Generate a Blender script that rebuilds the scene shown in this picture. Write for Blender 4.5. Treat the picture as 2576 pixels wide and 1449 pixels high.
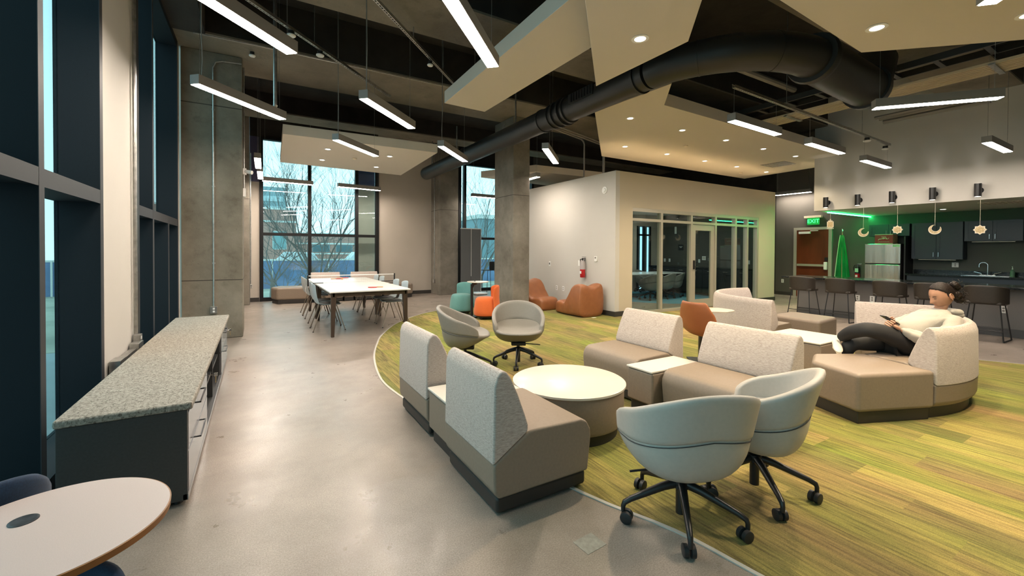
import bpy, bmesh, math, random
from mathutils import Vector, Matrix, Euler
PI = math.pi
R = math.radians
sc = bpy.context.scene
for o in list(bpy.data.objects):
    bpy.data.objects.remove(o)
C = sc.collection

# ------------------------------------------------------------ camera
F_PX, CX, CY = 1071.15, 1286.7, 643.9
YAW, PITCH, ROLL = .539646, .0125744, -.00509952
CAM_H = 1.42
cd = bpy.data.cameras.new('camera'); cam = bpy.data.objects.new('camera', cd); C.objects.link(cam)
fw = Vector((math.sin(YAW)*math.cos(PITCH), math.cos(YAW)*math.cos(PITCH), -math.sin(PITCH)))
rt = Vector((math.cos(YAW), -math.sin(YAW), 0)); dn = fw.cross(rt)
r2 = rt*math.cos(ROLL) + dn*math.sin(ROLL); d2 = dn*math.cos(ROLL) - rt*math.sin(ROLL)
m = Matrix.Identity(4)
for i in range(3):
    m[i][0] = r2[i]; m[i][1] = -d2[i]; m[i][2] = -fw[i]
m[2][3] = CAM_H
cam.matrix_world = m
cd.sensor_width = 36; cd.lens = F_PX*36/2576
cd.shift_x = -(CX-1288)/2576; cd.shift_y = (CY-724.5)/2576
cd.clip_start = .05; cd.clip_end = 300
sc.camera = cam

# ------------------------------------------------------------ world, exposure
sc.view_settings.view_transform = 'Standard'
sc.view_settings.look = 'None'
sc.view_settings.gamma = 1
sc.view_settings.exposure = 1.3
w = bpy.data.worlds.new('overcast'); sc.world = w; w.use_nodes = True
nt = w.node_tree; nt.nodes.clear()
wo = nt.nodes.new('ShaderNodeOutputWorld'); bg = nt.nodes.new('ShaderNodeBackground')
tc = nt.nodes.new('ShaderNodeTexCoord'); sp = nt.nodes.new('ShaderNodeSeparateXYZ'); cr = nt.nodes.new('ShaderNodeValToRGB')
nt.links.new(tc.outputs['Generated'], sp.inputs[0]); nt.links.new(sp.outputs['Z'], cr.inputs[0])
cr.color_ramp.elements[0].position = 0.0; cr.color_ramp.elements[0].color = (.36, .53, .56, 1)
cr.color_ramp.elements[1].position = .5; cr.color_ramp.elements[1].color = (.24, .46, .51, 1)
nt.links.new(cr.outputs[0], bg.inputs[0]); bg.inputs[1].default_value = 1.45
nt.links.new(bg.outputs[0], wo.inputs[0])
LIGHT_WARM = (1.0, .865, .735)
PENDANT_E = 50.0
SPOT_W = 70.0

# ------------------------------------------------------------ mesh helpers
class MB:
    def __init__(s): s.v = []; s.f = []
    def add(s, vs, fs):
        n = len(s.v); s.v += [tuple(v) for v in vs]; s.f += [tuple(i+n for i in f) for f in fs]; return s
    def box(s, x0, x1, y0, y1, z0, z1):
        vs = [(x, y, z) for z in (z0, z1) for y in (y0, y1) for x in (x0, x1)]
        return s.add(vs, [(0,2,3,1),(4,5,7,6),(0,1,5,4),(2,6,7,3),(0,4,6,2),(1,3,7,5)])
    def prism(s, poly, z0, z1):
        n = len(poly)
        a = sum(poly[i][0]*poly[(i+1)%n][1]-poly[(i+1)%n][0]*poly[i][1] for i in range(n))
        if a < 0: poly = poly[::-1]
        vs = [(x, y, z0) for x, y in poly] + [(x, y, z1) for x, y in poly]
        return s.add(vs, [tuple(range(n))[::-1], tuple(range(n, 2*n))] + [(i, (i+1)%n, n+(i+1)%n, n+i) for i in range(n)])
    def extr(s, prof, fn, ts):
        # sweep closed 2d profile through fn(t)->(origin, u, v)
        n = len(prof); vs = []
        for t in ts:
            o, u, v = fn(t)
            vs += [tuple(Vector(o)+Vector(u)*a+Vector(v)*b) for a, b in prof]
        k = len(ts); fs = [(j*n+i, j*n+(i+1)%n, (j+1)*n+(i+1)%n, (j+1)*n+i) for j in range(k-1) for i in range(n)]
        fs += [tuple(range(n))[::-1], tuple((k-1)*n+i for i in range(n))]
        return s.add(vs, fs)
    def tube(s, pts, r, seg=8, cap=True):
        pts = [Vector(p) for p in pts]; rs = r if isinstance(r, (list, tuple)) else [r]*len(pts)
        vs = []; k = len(pts); prev = None
        for i, p in enumerate(pts):
            t = (pts[min(i+1, k-1)]-pts[max(i-1, 0)])
            if t.length < 1e-9: t = Vector((0,0,1))
            t.normalize()
            if prev is None:
                a = Vector((0,0,1)) if abs(t.z) < .9 else Vector((1,0,0)); u = t.cross(a).normalized()
            else:
                u = (prev - t*prev.dot(t)).normalized()
            prev = u; v = t.cross(u)
            vs += [tuple(p+(u*math.cos(2*PI*j/seg)+v*math.sin(2*PI*j/seg))*rs[i]) for j in range(seg)]
        fs = [(j*seg+i, j*seg+(i+1)%seg, (j+1)*seg+(i+1)%seg, (j+1)*seg+i) for j in range(k-1) for i in range(seg)]
        if cap: fs += [tuple(range(seg))[::-1], tuple((k-1)*seg+i for i in range(seg))]
        return s.add(vs, fs)
    def lathe(s, prof, cx=0, cy=0, seg=32, sx=1, sy=1):
        vs = []; k = len(prof)
        for r_, z in prof: vs += [(cx+r_*sx*math.cos(2*PI*j/seg), cy+r_*sy*math.sin(2*PI*j/seg), z) for j in range(seg)]
        fs = [(j*seg+i, j*seg+(i+1)%seg, (j+1)*seg+(i+1)%seg, (j+1)*seg+i) for j in range(k-1) for i in range(seg)]
        fs += [tuple(range(seg))[::-1], tuple((k-1)*seg+i for i in range(seg))]
        return s.add(vs, fs)
    def xf(s, M):
        s.v = [tuple(M @ Vector(v)) for v in s.v]; return s

def obj(name, mb, mat, parent=None, bevel=0, seg=2, smooth=None, sub=0, solid=0, sangle=35):
    me = bpy.data.meshes.new(name); me.from_pydata(mb.v, [], mb.f)
    bm = bmesh.new(); bm.from_mesh(me); bmesh.ops.recalc_face_normals(bm, faces=bm.faces); bm.to_mesh(me); bm.free()
    if isinstance(mat, (list, tuple)):
        for x in mat: me.materials.append(x)
    elif mat: me.materials.append(mat)
    o = bpy.data.objects.new(name, me); C.objects.link(o)
    if parent: o.parent = parent
    if smooth is None: smooth = sub > 0 or bevel > 0
    if solid:
        md = o.modifiers.new('solid', 'SOLIDIFY'); md.thickness = solid; md.offset = -1
    if bevel:
        md = o.modifiers.new('bevel', 'BEVEL'); md.width = bevel; md.segments = seg; md.limit_method = 'ANGLE'; md.angle_limit = R(30)
        md.harden_normals = True
    if sub:
        md = o.modifiers.new('sub', 'SUBSURF'); md.levels = sub; md.render_levels = sub
    if smooth:
        for p in me.polygons: p.use_smooth = True
        if not sub: me.set_sharp_from_angle(angle=R(180 if bevel else sangle))
    return o
def tag(o, label, cat, group=None, kind=None):
    o['label'] = label; o['category'] = cat
    if group: o['group'] = group
    if kind: o['kind'] = kind
    return o
def thing(name, label, cat, loc=(0,0,0), rz=0, group=None):
    o = bpy.data.objects.new(name, None); C.objects.link(o); o.empty_display_size = .1
    o.location = loc; o.rotation_euler = (0, 0, rz); tag(o, label, cat, group); return o
def struct(name, mb, mat, parent=None, **k):
    o = obj(name, mb, mat, parent, **k); o['kind'] = 'structure'; return o
def copy_tree(o, parent=None):
    c = o.copy(); C.objects.link(c)
    if parent: c.parent = parent
    for ch in list(o.children): copy_tree(ch, c)
    return c
def dup(o, loc, rz, label, group=None):
    c = copy_tree(o); c.location = loc; c.rotation_euler = (0, 0, rz); c['label'] = label
    if group: c['group'] = group
    return c
def text_mesh(name, body, size, mat, M, parent=None, depth=.002, align='CENTER'):
    cu = bpy.data.curves.new(name, 'FONT'); cu.body = body; cu.size = size; cu.extrude = depth; cu.align_x = align; cu.align_y = 'CENTER'
    t = bpy.data.objects.new(name, cu); C.objects.link(t)
    dg = bpy.context.evaluated_depsgraph_get(); me = bpy.data.meshes.new_from_object(t.evaluated_get(dg))
    bpy.data.objects.remove(t); me.transform(M); me.materials.clear(); me.materials.append(mat)
    o = bpy.data.objects.new(name, me); C.objects.link(o)
    if parent: o.parent = parent
    return o
def arc(cx, cy, r, a0, a1, n):
    return [(cx+r*math.cos(R(a0+(a1-a0)*i/n)), cy+r*math.sin(R(a0+(a1-a0)*i/n))) for i in range(n+1)]

# ------------------------------------------------------------ materials
def mat(name, col, rough=.6, metal=0, nscale=0, namt=.1, bump=0, bscale=None, spec=.5, stretch=None, emit=None, estr=0, coat=0, sheen=0):
    mt = bpy.data.materials.new(name); mt.use_nodes = True; nt = mt.node_tree; b = nt.nodes['Principled BSDF']
    b.inputs['Base Color'].default_value = (*col, 1); b.inputs['Roughness'].default_value = rough; b.inputs['Metallic'].default_value = metal
    b.inputs['Specular IOR Level'].default_value = spec
    if coat: b.inputs['Coat Weight'].default_value = coat
    if sheen: b.inputs['Sheen Weight'].default_value = sheen
    if emit: b.inputs['Emission Color'].default_value = (*emit, 1); b.inputs['Emission Strength'].default_value = estr
    if nscale or bump:
        tc = nt.nodes.new('ShaderNodeTexCoord'); mp = nt.nodes.new('ShaderNodeMapping')
        if stretch: mp.inputs['Scale'].default_value = stretch
        nt.links.new(tc.outputs['Object'], mp.inputs[0])
    if nscale:
        n = nt.nodes.new('ShaderNodeTexNoise'); n.inputs['Scale'].default_value = nscale; n.inputs['Detail'].default_value = 6
        nt.links.new(mp.outputs[0], n.inputs[0])
        r_ = nt.nodes.new('ShaderNodeValToRGB'); nt.links.new(n.outputs[0], r_.inputs[0])
        r_.color_ramp.elements[0].position = .3; r_.color_ramp.elements[1].position = .7
        r_.color_ramp.elements[0].color = (*[c*(1-namt) for c in col], 1); r_.color_ramp.elements[1].color = (*[min(1, c*(1+namt)) for c in col], 1)
        nt.links.new(r_.outputs[0], b.inputs['Base Color'])
    if bump:
        n2 = nt.nodes.new('ShaderNodeTexNoise'); n2.inputs['Scale'].default_value = bscale or nscale; n2.inputs['Detail'].default_value = 4
        nt.links.new(mp.outputs[0], n2.inputs[0]); bp = nt.nodes.new('ShaderNodeBump'); bp.inputs['Strength'].default_value = bump
        bp.inputs['Distance'].default_value = .01
        nt.links.new(n2.outputs[0], bp.inputs['Height']); nt.links.new(bp.outputs[0], b.inputs['Normal'])
    return mt
def N(nt, t, **k):
    n = nt.nodes.new('ShaderNode'+t)
    for a, v in k.items(): setattr(n, a, v)
    return n
def ramp(nt, src, stops):
    r_ = N(nt, 'ValToRGB'); nt.links.new(src, r_.inputs[0]); e = r_.color_ramp.elements
    while len(e) > 2: e.remove(e[-1])
    for i, (p, c) in enumerate(stops):
        el = e[i] if i < 2 else e.new(p)
        el.position = p; el.color = (*c, 1)
    return r_.outputs[0]
def mix(nt, fac, a, b, typ='MIX'):
    x = N(nt, 'Mix', data_type='RGBA', blend_type=typ)
    if isinstance(fac, (int, float)): x.inputs[0].default_value = fac
    else: nt.links.new(fac, x.inputs[0])
    for i, v in ((6, a), (7, b)):
        if isinstance(v, tuple): x.inputs[i].default_value = (*v, 1)
        else: nt.links.new(v, x.inputs[i])
    return x.outputs[2]
def noise(nt, vec, scale, detail=6, rough=.6, stretch=None, loc=None):
    if stretch or loc:
        mp = N(nt, 'Mapping')
        if stretch: mp.inputs['Scale'].default_value = stretch
        if loc: mp.inputs['Location'].default_value = loc
        nt.links.new(vec, mp.inputs[0]); vec = mp.outputs[0]
    n = N(nt, 'TexNoise'); n.inputs['Scale'].default_value = scale; n.inputs['Detail'].default_value = detail; n.inputs['Roughness'].default_value = rough
    nt.links.new(vec, n.inputs[0]); return n.outputs[0]

def concrete(name, cols, big=1.2, joints=None, rough=.8, bump=.25):
    mt = bpy.data.materials.new(name); mt.use_nodes = True; nt = mt.node_tree; b = nt.nodes['Principled BSDF']
    tc = N(nt, 'TexCoord'); v = tc.outputs['Object']
    base = ramp(nt, noise(nt, v, big, 8, .65), [(.3, cols[0]), (.7, cols[1])])
    st = ramp(nt, noise(nt, v, big*3.3, 10, .7, loc=(3, 5, 1)), [(.55, (1, 1, 1)), (.72, (.62, .60, .56))])
    c = mix(nt, .8, base, st, 'MULTIPLY')
    pit = ramp(nt, noise(nt, v, 42, 3, .5), [(.66, (1, 1, 1)), (.74, (.55, .53, .5))])
    c = mix(nt, .6, c, pit, 'MULTIPLY')
    if joints:
        sep = N(nt, 'SeparateXYZ'); nt.links.new(v, sep.inputs[0])
        for z in joints:
            d = N(nt, 'Math', operation='SUBTRACT'); nt.links.new(sep.outputs[2], d.inputs[0]); d.inputs[1].default_value = z
            a = N(nt, 'Math', operation='ABSOLUTE'); nt.links.new(d.outputs[0], a.inputs[0])
            l = N(nt, 'Math', operation='LESS_THAN'); nt.links.new(a.outputs[0], l.inputs[0]); l.inputs[1].default_value = .007
            c = mix(nt, l.outputs[0], c, tuple(x*.42 for x in cols[0]))
    nt.links.new(c, b.inputs['Base Color']); b.inputs['Roughness'].default_value = rough
    bp = N(nt, 'Bump'); bp.inputs['Strength'].default_value = bump; bp.inputs['Distance'].default_value = .02
    nt.links.new(noise(nt, v, 14, 8, .7), bp.inputs['Height']); nt.links.new(bp.outputs[0], b.inputs['Normal'])
    return mt
def glass(name, tint=(.93, .98, .98), refl=1.0):
    mt = bpy.data.materials.new(name); mt.use_nodes = True; nt = mt.node_tree; nt.nodes.clear()
    out = N(nt, 'OutputMaterial'); tr = N(nt, 'BsdfTransparent'); gl = N(nt, 'BsdfGlossy'); fr = N(nt, 'LayerWeight'); mx = N(nt, 'MixShader')
    tr.inputs[0].default_value = (*tint, 1); gl.inputs['Roughness'].default_value = .01; fr.inputs[0].default_value = .5
    pw = N(nt, 'Math', operation='POWER'); nt.links.new(fr.outputs['Facing'], pw.inputs[0]); pw.inputs[1].default_value = 4.5
    ad = N(nt, 'Math', operation='MULTIPLY_ADD'); nt.links.new(pw.outputs[0], ad.inputs[0]); ad.inputs[1].default_value = .9; ad.inputs[2].default_value = .045
    ml = N(nt, 'Math', operation='MULTIPLY'); nt.links.new(ad.outputs[0], ml.inputs[0]); ml.inputs[1].default_value = refl
    nt.links.new(ml.outputs[0], mx.inputs[0]); nt.links.new(tr.outputs[0], mx.inputs[1]); nt.links.new(gl.outputs[0], mx.inputs[2]); nt.links.new(mx.outputs[0], out.inputs[0])
    return mt
def emis(name, col, s):
    mt = bpy.data.materials.new(name); mt.use_nodes = True; nt = mt.node_tree; nt.nodes.clear()
    out = N(nt, 'OutputMaterial'); e = N(nt, 'Emission'); e.inputs[0].default_value = (*col, 1); e.inputs[1].default_value = s
    nt.links.new(e.outputs[0], out.inputs[0]); return mt

M = {}
M['conc'] = concrete('board_formed_concrete', [(.115, .102, .080), (.26, .24, .20)], joints=[2.70])
M['conc1'] = concrete('stained_formed_concrete', [(.105, .090, .064), (.235, .212, .165)], joints=[.93, 3.67])
M['soffit'] = concrete('beam_concrete', [(.13, .11, .08), (.25, .22, .17)], big=.8)
M['deck'] = mat('dark_brown_deck', (.022, .019, .016), .9, nscale=3, namt=.35, bump=.5, bscale=9)  # very dark brown, used on deck, beam sides and several wall stretches
M['wall'] = mat('warm_white_paint', (.53, .51, .47), .75, nscale=1.5, namt=.02, bump=.06, bscale=160)
M['greige'] = mat('greige_paint', (.47, .425, .365), .8, nscale=1.5, namt=.03, bump=.08, bscale=140)
M['cream'] = mat('cream_paint', (.52, .455, .34), .75, nscale=1.5, namt=.02, bump=.05, bscale=160)
M['cloud'] = mat('cloud_paint', (.58, .53, .45), .8, bump=.05, bscale=150)
M['dgrey'] = mat('charcoal_paint', (.085, .078, .066), .75, nscale=2, namt=.05, bump=.06, bscale=140)
M['slate'] = mat('slate_blue_panel', (.075, .075, .16), .6)
M['black'] = mat('black_metal', (.012, .012, .013), .38)
M['frame'] = mat('dark_bronze_frame', (.009, .0095, .0105), .5, spec=.25)
M['navy'] = mat('navy_aluminium_fin', (.007, .012, .017), .7, nscale=300, namt=.15, spec=.2)
M['finface'] = mat('grey_mullion_face', (.04, .043, .048), .55, spec=.3)
M['baseb'] = mat('dark_rubber_base', (.035, .032, .028), .55)
M['taupe'] = mat('taupe_vinyl', (.225, .175, .132), .5, nscale=60, namt=.06, bump=.12, bscale=420)
M['plinth'] = mat('charcoal_laminate', (.022, .020, .018), .5)
M['white'] = mat('white_laminate', (.62, .58, .51), .35, coat=.2)
M['whitec'] = mat('white_tabletop', (.68, .68, .66), .32, coat=.2)
M['wplastic'] = mat('white_plastic', (.78, .78, .76), .4)
M['chrome'] = mat('chrome', (.7, .7, .7), .15, 1)
M['galv'] = mat('galvanised_steel', (.42, .42, .40), .35, .9, nscale=20, namt=.2)
M['brass'] = mat('brass', (.6, .45, .2), .3, 1)
M['shell'] = mat('grey_vinyl_upholstery', (.43, .40, .36), .48, nscale=50, namt=.03, bump=.1, bscale=500)
M['shellw'] = mat('warm_grey_upholstery', (.225, .21, .185), .5, nscale=50, namt=.03, bump=.1, bscale=500)
M['seam'] = mat('dark_seam', (.05, .05, .05), .8)
M['duct'] = mat('black_spiral_duct', (.018, .018, .017), .42)
M['pgrey'] = mat('pendant_grey', (.22, .21, .195), .45)
M['wood'] = mat('dark_walnut', (.045, .028, .018), .45, nscale=14, namt=.35, stretch=(1, 1, .12))
M['cab'] = mat('graphite_laminate', (.045, .047, .047), .42, nscale=90, namt=.12)
M['cabface'] = mat('satin_grey_laminate', (.14, .145, .15), .22, coat=.35)
M['cabinside'] = mat('black_laminate', (.012, .012, .012), .6)  # near-black, for the sheets behind the open shelves
M['leather'] = mat('caramel_leather', (.27, .098, .036), .42, nscale=6, namt=.12, bump=.25, bscale=90)
M['rust'] = mat('rust_leather', (.30, .095, .032), .42, nscale=8, namt=.08)
M['teal'] = mat('teal_wool', (.105, .27, .26), .9, nscale=160, namt=.14, sheen=.2)
M['orange'] = mat('orange_wool', (.60, .115, .018), .85, nscale=160, namt=.12, sheen=.15)
M['blue'] = mat('blue_wool', (.005, .032, .085), .85, nscale=200, namt=.25, sheen=.2)
M['ppchair'] = mat('pale_blue_plastic', (.42, .50, .54), .35)
M['blackpad'] = mat('black_pad', (.015, .015, .016), .5)
M['gsteel'] = mat('brushed_leg_steel', (.28, .24, .20), .35, .9)
M['red'] = mat('extinguisher_red', (.42, .012, .018), .25, coat=.4)
M['stool'] = mat('brown_stool_vinyl', (.030, .023, .017), .5, nscale=40, namt=.1)
M['navycab'] = mat('navy_cabinet', (.014, .026, .042), .4)
M['counter'] = mat('black_stone', (.014, .016, .017), .16, nscale=60, namt=.4)
M['steelf'] = mat('stainless_fridge', (.58, .56, .50), .20, 1, nscale=3, namt=.06, bump=.8, bscale=5, stretch=(1, 1, .02))
M['barpanel'] = mat('bar_front_grey', (.16, .15, .145), .6, nscale=80, namt=.05)
M['wdoor'] = mat('red_brown_door', (.13, .030, .009), .35, nscale=5, namt=.25, stretch=(1, 1, .12))
M['alum'] = mat('painted_door_frame', (.36, .345, .29), .4)
M['alumg'] = mat('champagne_aluminium', (.44, .41, .33), .35, .3)
M['green'] = mat('green_satin', (.004, .20, .045), .5, nscale=3, namt=.3)
M['greent'] = mat('green_fringe', (.35, .55, .35), .6)
M['boxred'] = mat('red_carton', (.33, .015, .02), .5)
M['cream2'] = mat('cream_print', (.70, .62, .48), .6)
M['gold'] = mat('filigree_wood', (.50, .38, .20), .5, nscale=60, namt=.4)
M['screen'] = mat('grey_felt', (.115, .12, .122), .9, nscale=200, namt=.12)
M['skin'] = mat('skin', (.40, .205, .125), .5, nscale=30, namt=.06)
M['hair'] = mat('dark_brown_hair', (.012, .007, .005), .5, nscale=90, namt=.6, bump=.4, bscale=160, spec=.3)
M['hoodie'] = mat('oatmeal_fleece', (.36, .335, .29), .9, nscale=220, namt=.06, bump=.2, bscale=14, sheen=.2)
M['legging'] = mat('black_leggings', (.010, .010, .011), .75)
M['glassx'] = glass('window_glass', (.90, .97, .97), .9)
M['glassi'] = glass('partition_glass', (.90, .95, .93), 1.2)
M['pend'] = emis('pendant_diffuser', LIGHT_WARM, PENDANT_E)
M['cloudred'] = M['red']
M['spot'] = emis('downlight_lens', (1, .92, .78), 3)
M['refl'] = mat('polished_reflector', (.75, .72, .62), .12, 1)
M['brick'] = mat('x', (.3, .15, .1), .9)

def fabric_heather(name, cols, sc_=(1, 1, 1), streak=(42, 42, 380)):
    mt = bpy.data.materials.new(name); mt.use_nodes = True; nt = mt.node_tree; b = nt.nodes['Principled BSDF']
    v = N(nt, 'TexCoord').outputs['Object']
    a = ramp(nt, noise(nt, v, 1, 5, .75, stretch=streak), [(.33, cols[0]), (.47, cols[1]), (.58, cols[2]), (.72, cols[3])])
    nt.links.new(a, b.inputs['Base Color']); b.inputs['Roughness'].default_value = .95; b.inputs['Sheen Weight'].default_value = .15
    bp = N(nt, 'Bump'); bp.inputs['Strength'].default_value = .35; bp.inputs['Distance'].default_value = .004
    nt.links.new(noise(nt, v, 1, 4, .7, stretch=tuple(x*2 for x in streak)), bp.inputs['Height']); nt.links.new(bp.outputs[0], b.inputs['Normal'])
    return mt
M['heather'] = fabric_heather('heathered_weave', [(.25, .19, .16), (.42, .355, .315), (.50, .44, .395), (.62, .57, .52)])
def carpet_mat():
    mt = bpy.data.materials.new('plank_carpet'); mt.use_nodes = True; nt = mt.node_tree; b = nt.nodes['Principled BSDF']
    v = N(nt, 'TexCoord').outputs['Object']; L = nt.links
    sep = N(nt, 'SeparateXYZ'); L.new(v, sep.inputs[0])
    def mth(op, a, b_=None):
        n = N(nt, 'Math', operation=op)
        for i, q in ((0, a), (1, b_)):
            if q is None: continue
            if isinstance(q, (int, float)): n.inputs[i].default_value = q
            else: L.new(q, n.inputs[i])
        return n.outputs[0]
    col = mth('FLOOR', mth('DIVIDE', sep.outputs[0], .25))
    wn = N(nt, 'TexWhiteNoise', noise_dimensions='1D'); L.new(col, wn.inputs['W'])
    yy = mth('ADD', mth('DIVIDE', sep.outputs[1], 1.0), wn.outputs['Value'])
    row = mth('FLOOR', yy)
    cmb = N(nt, 'CombineXYZ'); L.new(col, cmb.inputs[0]); L.new(row, cmb.inputs[1])
    w2 = N(nt, 'TexWhiteNoise', noise_dimensions='2D'); L.new(cmb.outputs[0], w2.inputs[0])
    tile = ramp(nt, w2.outputs['Value'], [(0, (.135, .13, .034)), (.25, (.235, .185, .058)), (.45, (.185, .185, .034)), (.62, (.31, .235, .075)), (.8, (.17, .135, .045)), (1, (.215, .21, .04))])
    off = N(nt, 'Vector' if False else 'CombineXYZ'); L.new(w2.outputs['Value'], off.inputs[2])
    va = N(nt, 'VectorMath', operation='ADD'); L.new(v, va.inputs[0]); L.new(off.outputs[0], va.inputs[1])
    st = ramp(nt, noise(nt, va.outputs[0], 1, 4, .6, stretch=(55, 3.0, 9)), [(.32, (.52, .50, .48)), (.5, (1, 1, 1)), (.68, (1.36, 1.33, 1.25))])
    c = mix(nt, 1, tile, st, 'MULTIPLY')
    big = ramp(nt, noise(nt, v, 1, 3, .5, stretch=(2.2, .55, 1)), [(.35, (.84, 1.06, .7)), (.65, (1.12, .94, 1.15))])
    c = mix(nt, .8, c, big, 'MULTIPLY')
    lp = ramp(nt, noise(nt, v, 260, 2, .5), [(.3, (.55, .55, .55)), (.7, (1.35, 1.35, 1.35))])
    c = mix(nt, .6, c, lp, 'MULTIPLY')
    L.new(c, b.inputs['Base Color']); b.inputs['Roughness'].default_value = .97
    bp = N(nt, 'Bump'); bp.inputs['Strength'].default_value = .6; bp.inputs['Distance'].default_value = .004
    L.new(noise(nt, v, 1, 3, .6, stretch=(240, 90, 90)), bp.inputs['Height']); L.new(bp.outputs[0], b.inputs['Normal'])
    return mt
M['carpet'] = carpet_mat()
def floor_mat():
    mt = bpy.data.materials.new('sealed_concrete_floor'); mt.use_nodes = True; nt = mt.node_tree; b = nt.nodes['Principled BSDF']; L = nt.links
    v = N(nt, 'TexCoord').outputs['Object']
    c = ramp(nt, noise(nt, v, .55, 9, .62), [(.3, (.19, .158, .132)), (.5, (.27, .229, .197)), (.72, (.345, .30, .265))])
    s = ramp(nt, noise(nt, v, 5, 10, .7, loc=(2, 7, 0)), [(.25, (.88, .88, .87)), (.75, (1.10, 1.09, 1.07))])
    c = mix(nt, .8, c, s, 'MULTIPLY')
    sp_ = ramp(nt, noise(nt, v, 150, 2, .5), [(.35, (.74, .74, .74)), (.7, (1.24, 1.24, 1.24))])
    c = mix(nt, .8, c, sp_, 'MULTIPLY')
    # fine scratches and hairline cracks
    wv = noise(nt, v, 2.2, 3, .6, loc=(9, 1, 0)); r_ = ramp(nt, wv, [(.487, (1, 1, 1)), (.497, (.62, .60, .57)), (.507, (1, 1, 1))])
    c = mix(nt, .12, c, r_, 'MULTIPLY')
    m2 = ramp(nt, noise(nt, v, 1.3, 15, .68, loc=(4, 4, 0)), [(.30, (.74, .73, .72)), (.5, (1, 1, 1)), (.70, (1.16, 1.15, 1.13))]); c = mix(nt, .8, c, m2, 'MULTIPLY')
    L.new(c, b.inputs['Base Color'])
    rr = ramp(nt, noise(nt, v, 3, 8, .7), [(.3, (.25, .25, .25)), (.7, (.41, .41, .41))]); L.new(rr, b.inputs['Roughness'])
    b.inputs['Specular IOR Level'].default_value = .6
    bp = N(nt, 'Bump'); bp.inputs['Strength'].default_value = .08; bp.inputs['Distance'].default_value = .01
    L.new(noise(nt, v, 9, 8, .7), bp.inputs['Height']); L.new(bp.outputs[0], b.inputs['Normal'])
    return mt
M['floor'] = floor_mat()
def cushion_mat():
    mt = bpy.data.materials.new('patterned_bench_weave'); mt.use_nodes = True; nt = mt.node_tree; b = nt.nodes['Principled BSDF']; L = nt.links
    v = N(nt, 'TexCoord').outputs['Object']
    c = ramp(nt, noise(nt, v, 1, 3, .6, stretch=(60, 60, 60)), [(.35, (.22, .205, .175)), (.65, (.37, .345, .295))])
    c = mix(nt, 1, c, ramp(nt, noise(nt, v, 1, 1, .4, stretch=(60, 150, 80)), [(.34, (.50, .48, .47)), (.42, (1, 1, 1))]), 'MULTIPLY')
    c = mix(nt, 1, c, ramp(nt, noise(nt, v, 1, 1, .4, stretch=(150, 60, 80), loc=(3, 3, 3)), [(.34, (.55, .53, .52)), (.42, (1, 1, 1))]), 'MULTIPLY')
    L.new(c, b.inputs['Base Color']); b.inputs['Roughness'].default_value = .95; return mt
M['bench'] = cushion_mat()
def brick_mat(name, c1, c2, scale):
    mt = bpy.data.materials.new(name); mt.use_nodes = True; nt = mt.node_tree; b = nt.nodes['Principled BSDF']; L = nt.links
    v = N(nt, 'TexCoord').outputs['Object']; mp = N(nt, 'Mapping'); mp.inputs['Rotation'].default_value = (PI/2, 0, 0); L.new(v, mp.inputs[0])
    br = N(nt, 'TexBrick'); L.new(mp.outputs[0], br.inputs[0]); br.inputs['Scale'].default_value = scale
    br.inputs['Color1'].default_value = (*c1, 1); br.inputs['Color2'].default_value = (*c2, 1); br.inputs['Mortar'].default_value = (.4, .36, .33, 1)
    L.new(br.outputs[0], b.inputs['Base Color']); b.inputs['Roughness'].default_value = .9; return mt
M['brick'] = brick_mat('pink_brick', (.62, .31, .25), (.52, .25, .21), 3)
# ------------------------------------------------------------ floor, carpet, deck
fl = struct('floor', MB().box(-1.35, 15.2, -3.5, 13.6, -.12, 0), M['floor'])
edge = [(2.15,-3.4),(2.08,-.6),(1.98,.4),(1.885,1.04),(1.82,1.41),(1.64,1.90),(1.42,2.85),(1.24,3.81),(1.18,4.26),(1.17,4.71),(1.25,5.32),(1.38,5.94),(1.56,6.54),(1.80,7.2),(2.36,8.25),(3.14,9.13),(3.76,9.51),(4.5,9.72),(5.3,9.78),(6.0,9.6),(6.62,9.25)]
def smooth(p, n=4):
    out = []
    for i in range(len(p)-1):
        p0 = p[max(i-1, 0)]; p1 = p[i]; p2 = p[i+1]; p3 = p[min(i+2, len(p)-1)]
        for k in range(n):
            t = k/n
            out.append(tuple(.5*((2*p1[a])+(-p0[a]+p2[a])*t+(2*p0[a]-5*p1[a]+4*p2[a]-p3[a])*t*t+(-p0[a]+3*p1[a]-3*p2[a]+p3[a])*t**3) for a in (0, 1)))
    return out+[tuple(p[-1])]
eL = smooth(edge); eR = smooth([(10.6,6.72),(9.2,5.7),(8.35,4.5),(8.0,3.0),(8.12,1.9),(8.4,1.28),(8.8,.3),(9.2,-1.0),(9.5,-3.4)])
cp = obj('carpet', MB().prism(eL+[(6.62,6.72)]+eR, .0004, .0026), M['carpet'])
tag(cp, 'green and ochre plank-patterned carpet island with a curved edge on the grey concrete floor', 'carpet')
def strip(name, pts, wd):
    mb = MB(); vs = []
    for i, p in enumerate(pts):
        a = Vector(pts[max(i-1, 0)]); b = Vector(pts[min(i+1, len(pts)-1)]); t = (b-a).normalized(); n = Vector((-t.y, t.x))
        for sgn in (-1, 1): q = Vector(p)+n*wd*sgn; vs += [(q.x, q.y, 0.0), (q.x, q.y, .006)]
    k = len(pts); fs = []
    for i in range(k-1):
        a = i*4; b = a+4; fs += [(a+1, a+3, b+3, b+1), (a, a+1, b+1, b), (a+3, a+2, b+2, b+3), (a+2, a, b, b+2)]
    fs += [(0, 2, 3, 1), ((k-1)*4, (k-1)*4+1, (k-1)*4+3, (k-1)*4+2)]
    return struct(name, mb.add(vs, fs), mat('pale_reducer', (.46, .44, .40), .5))
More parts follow.
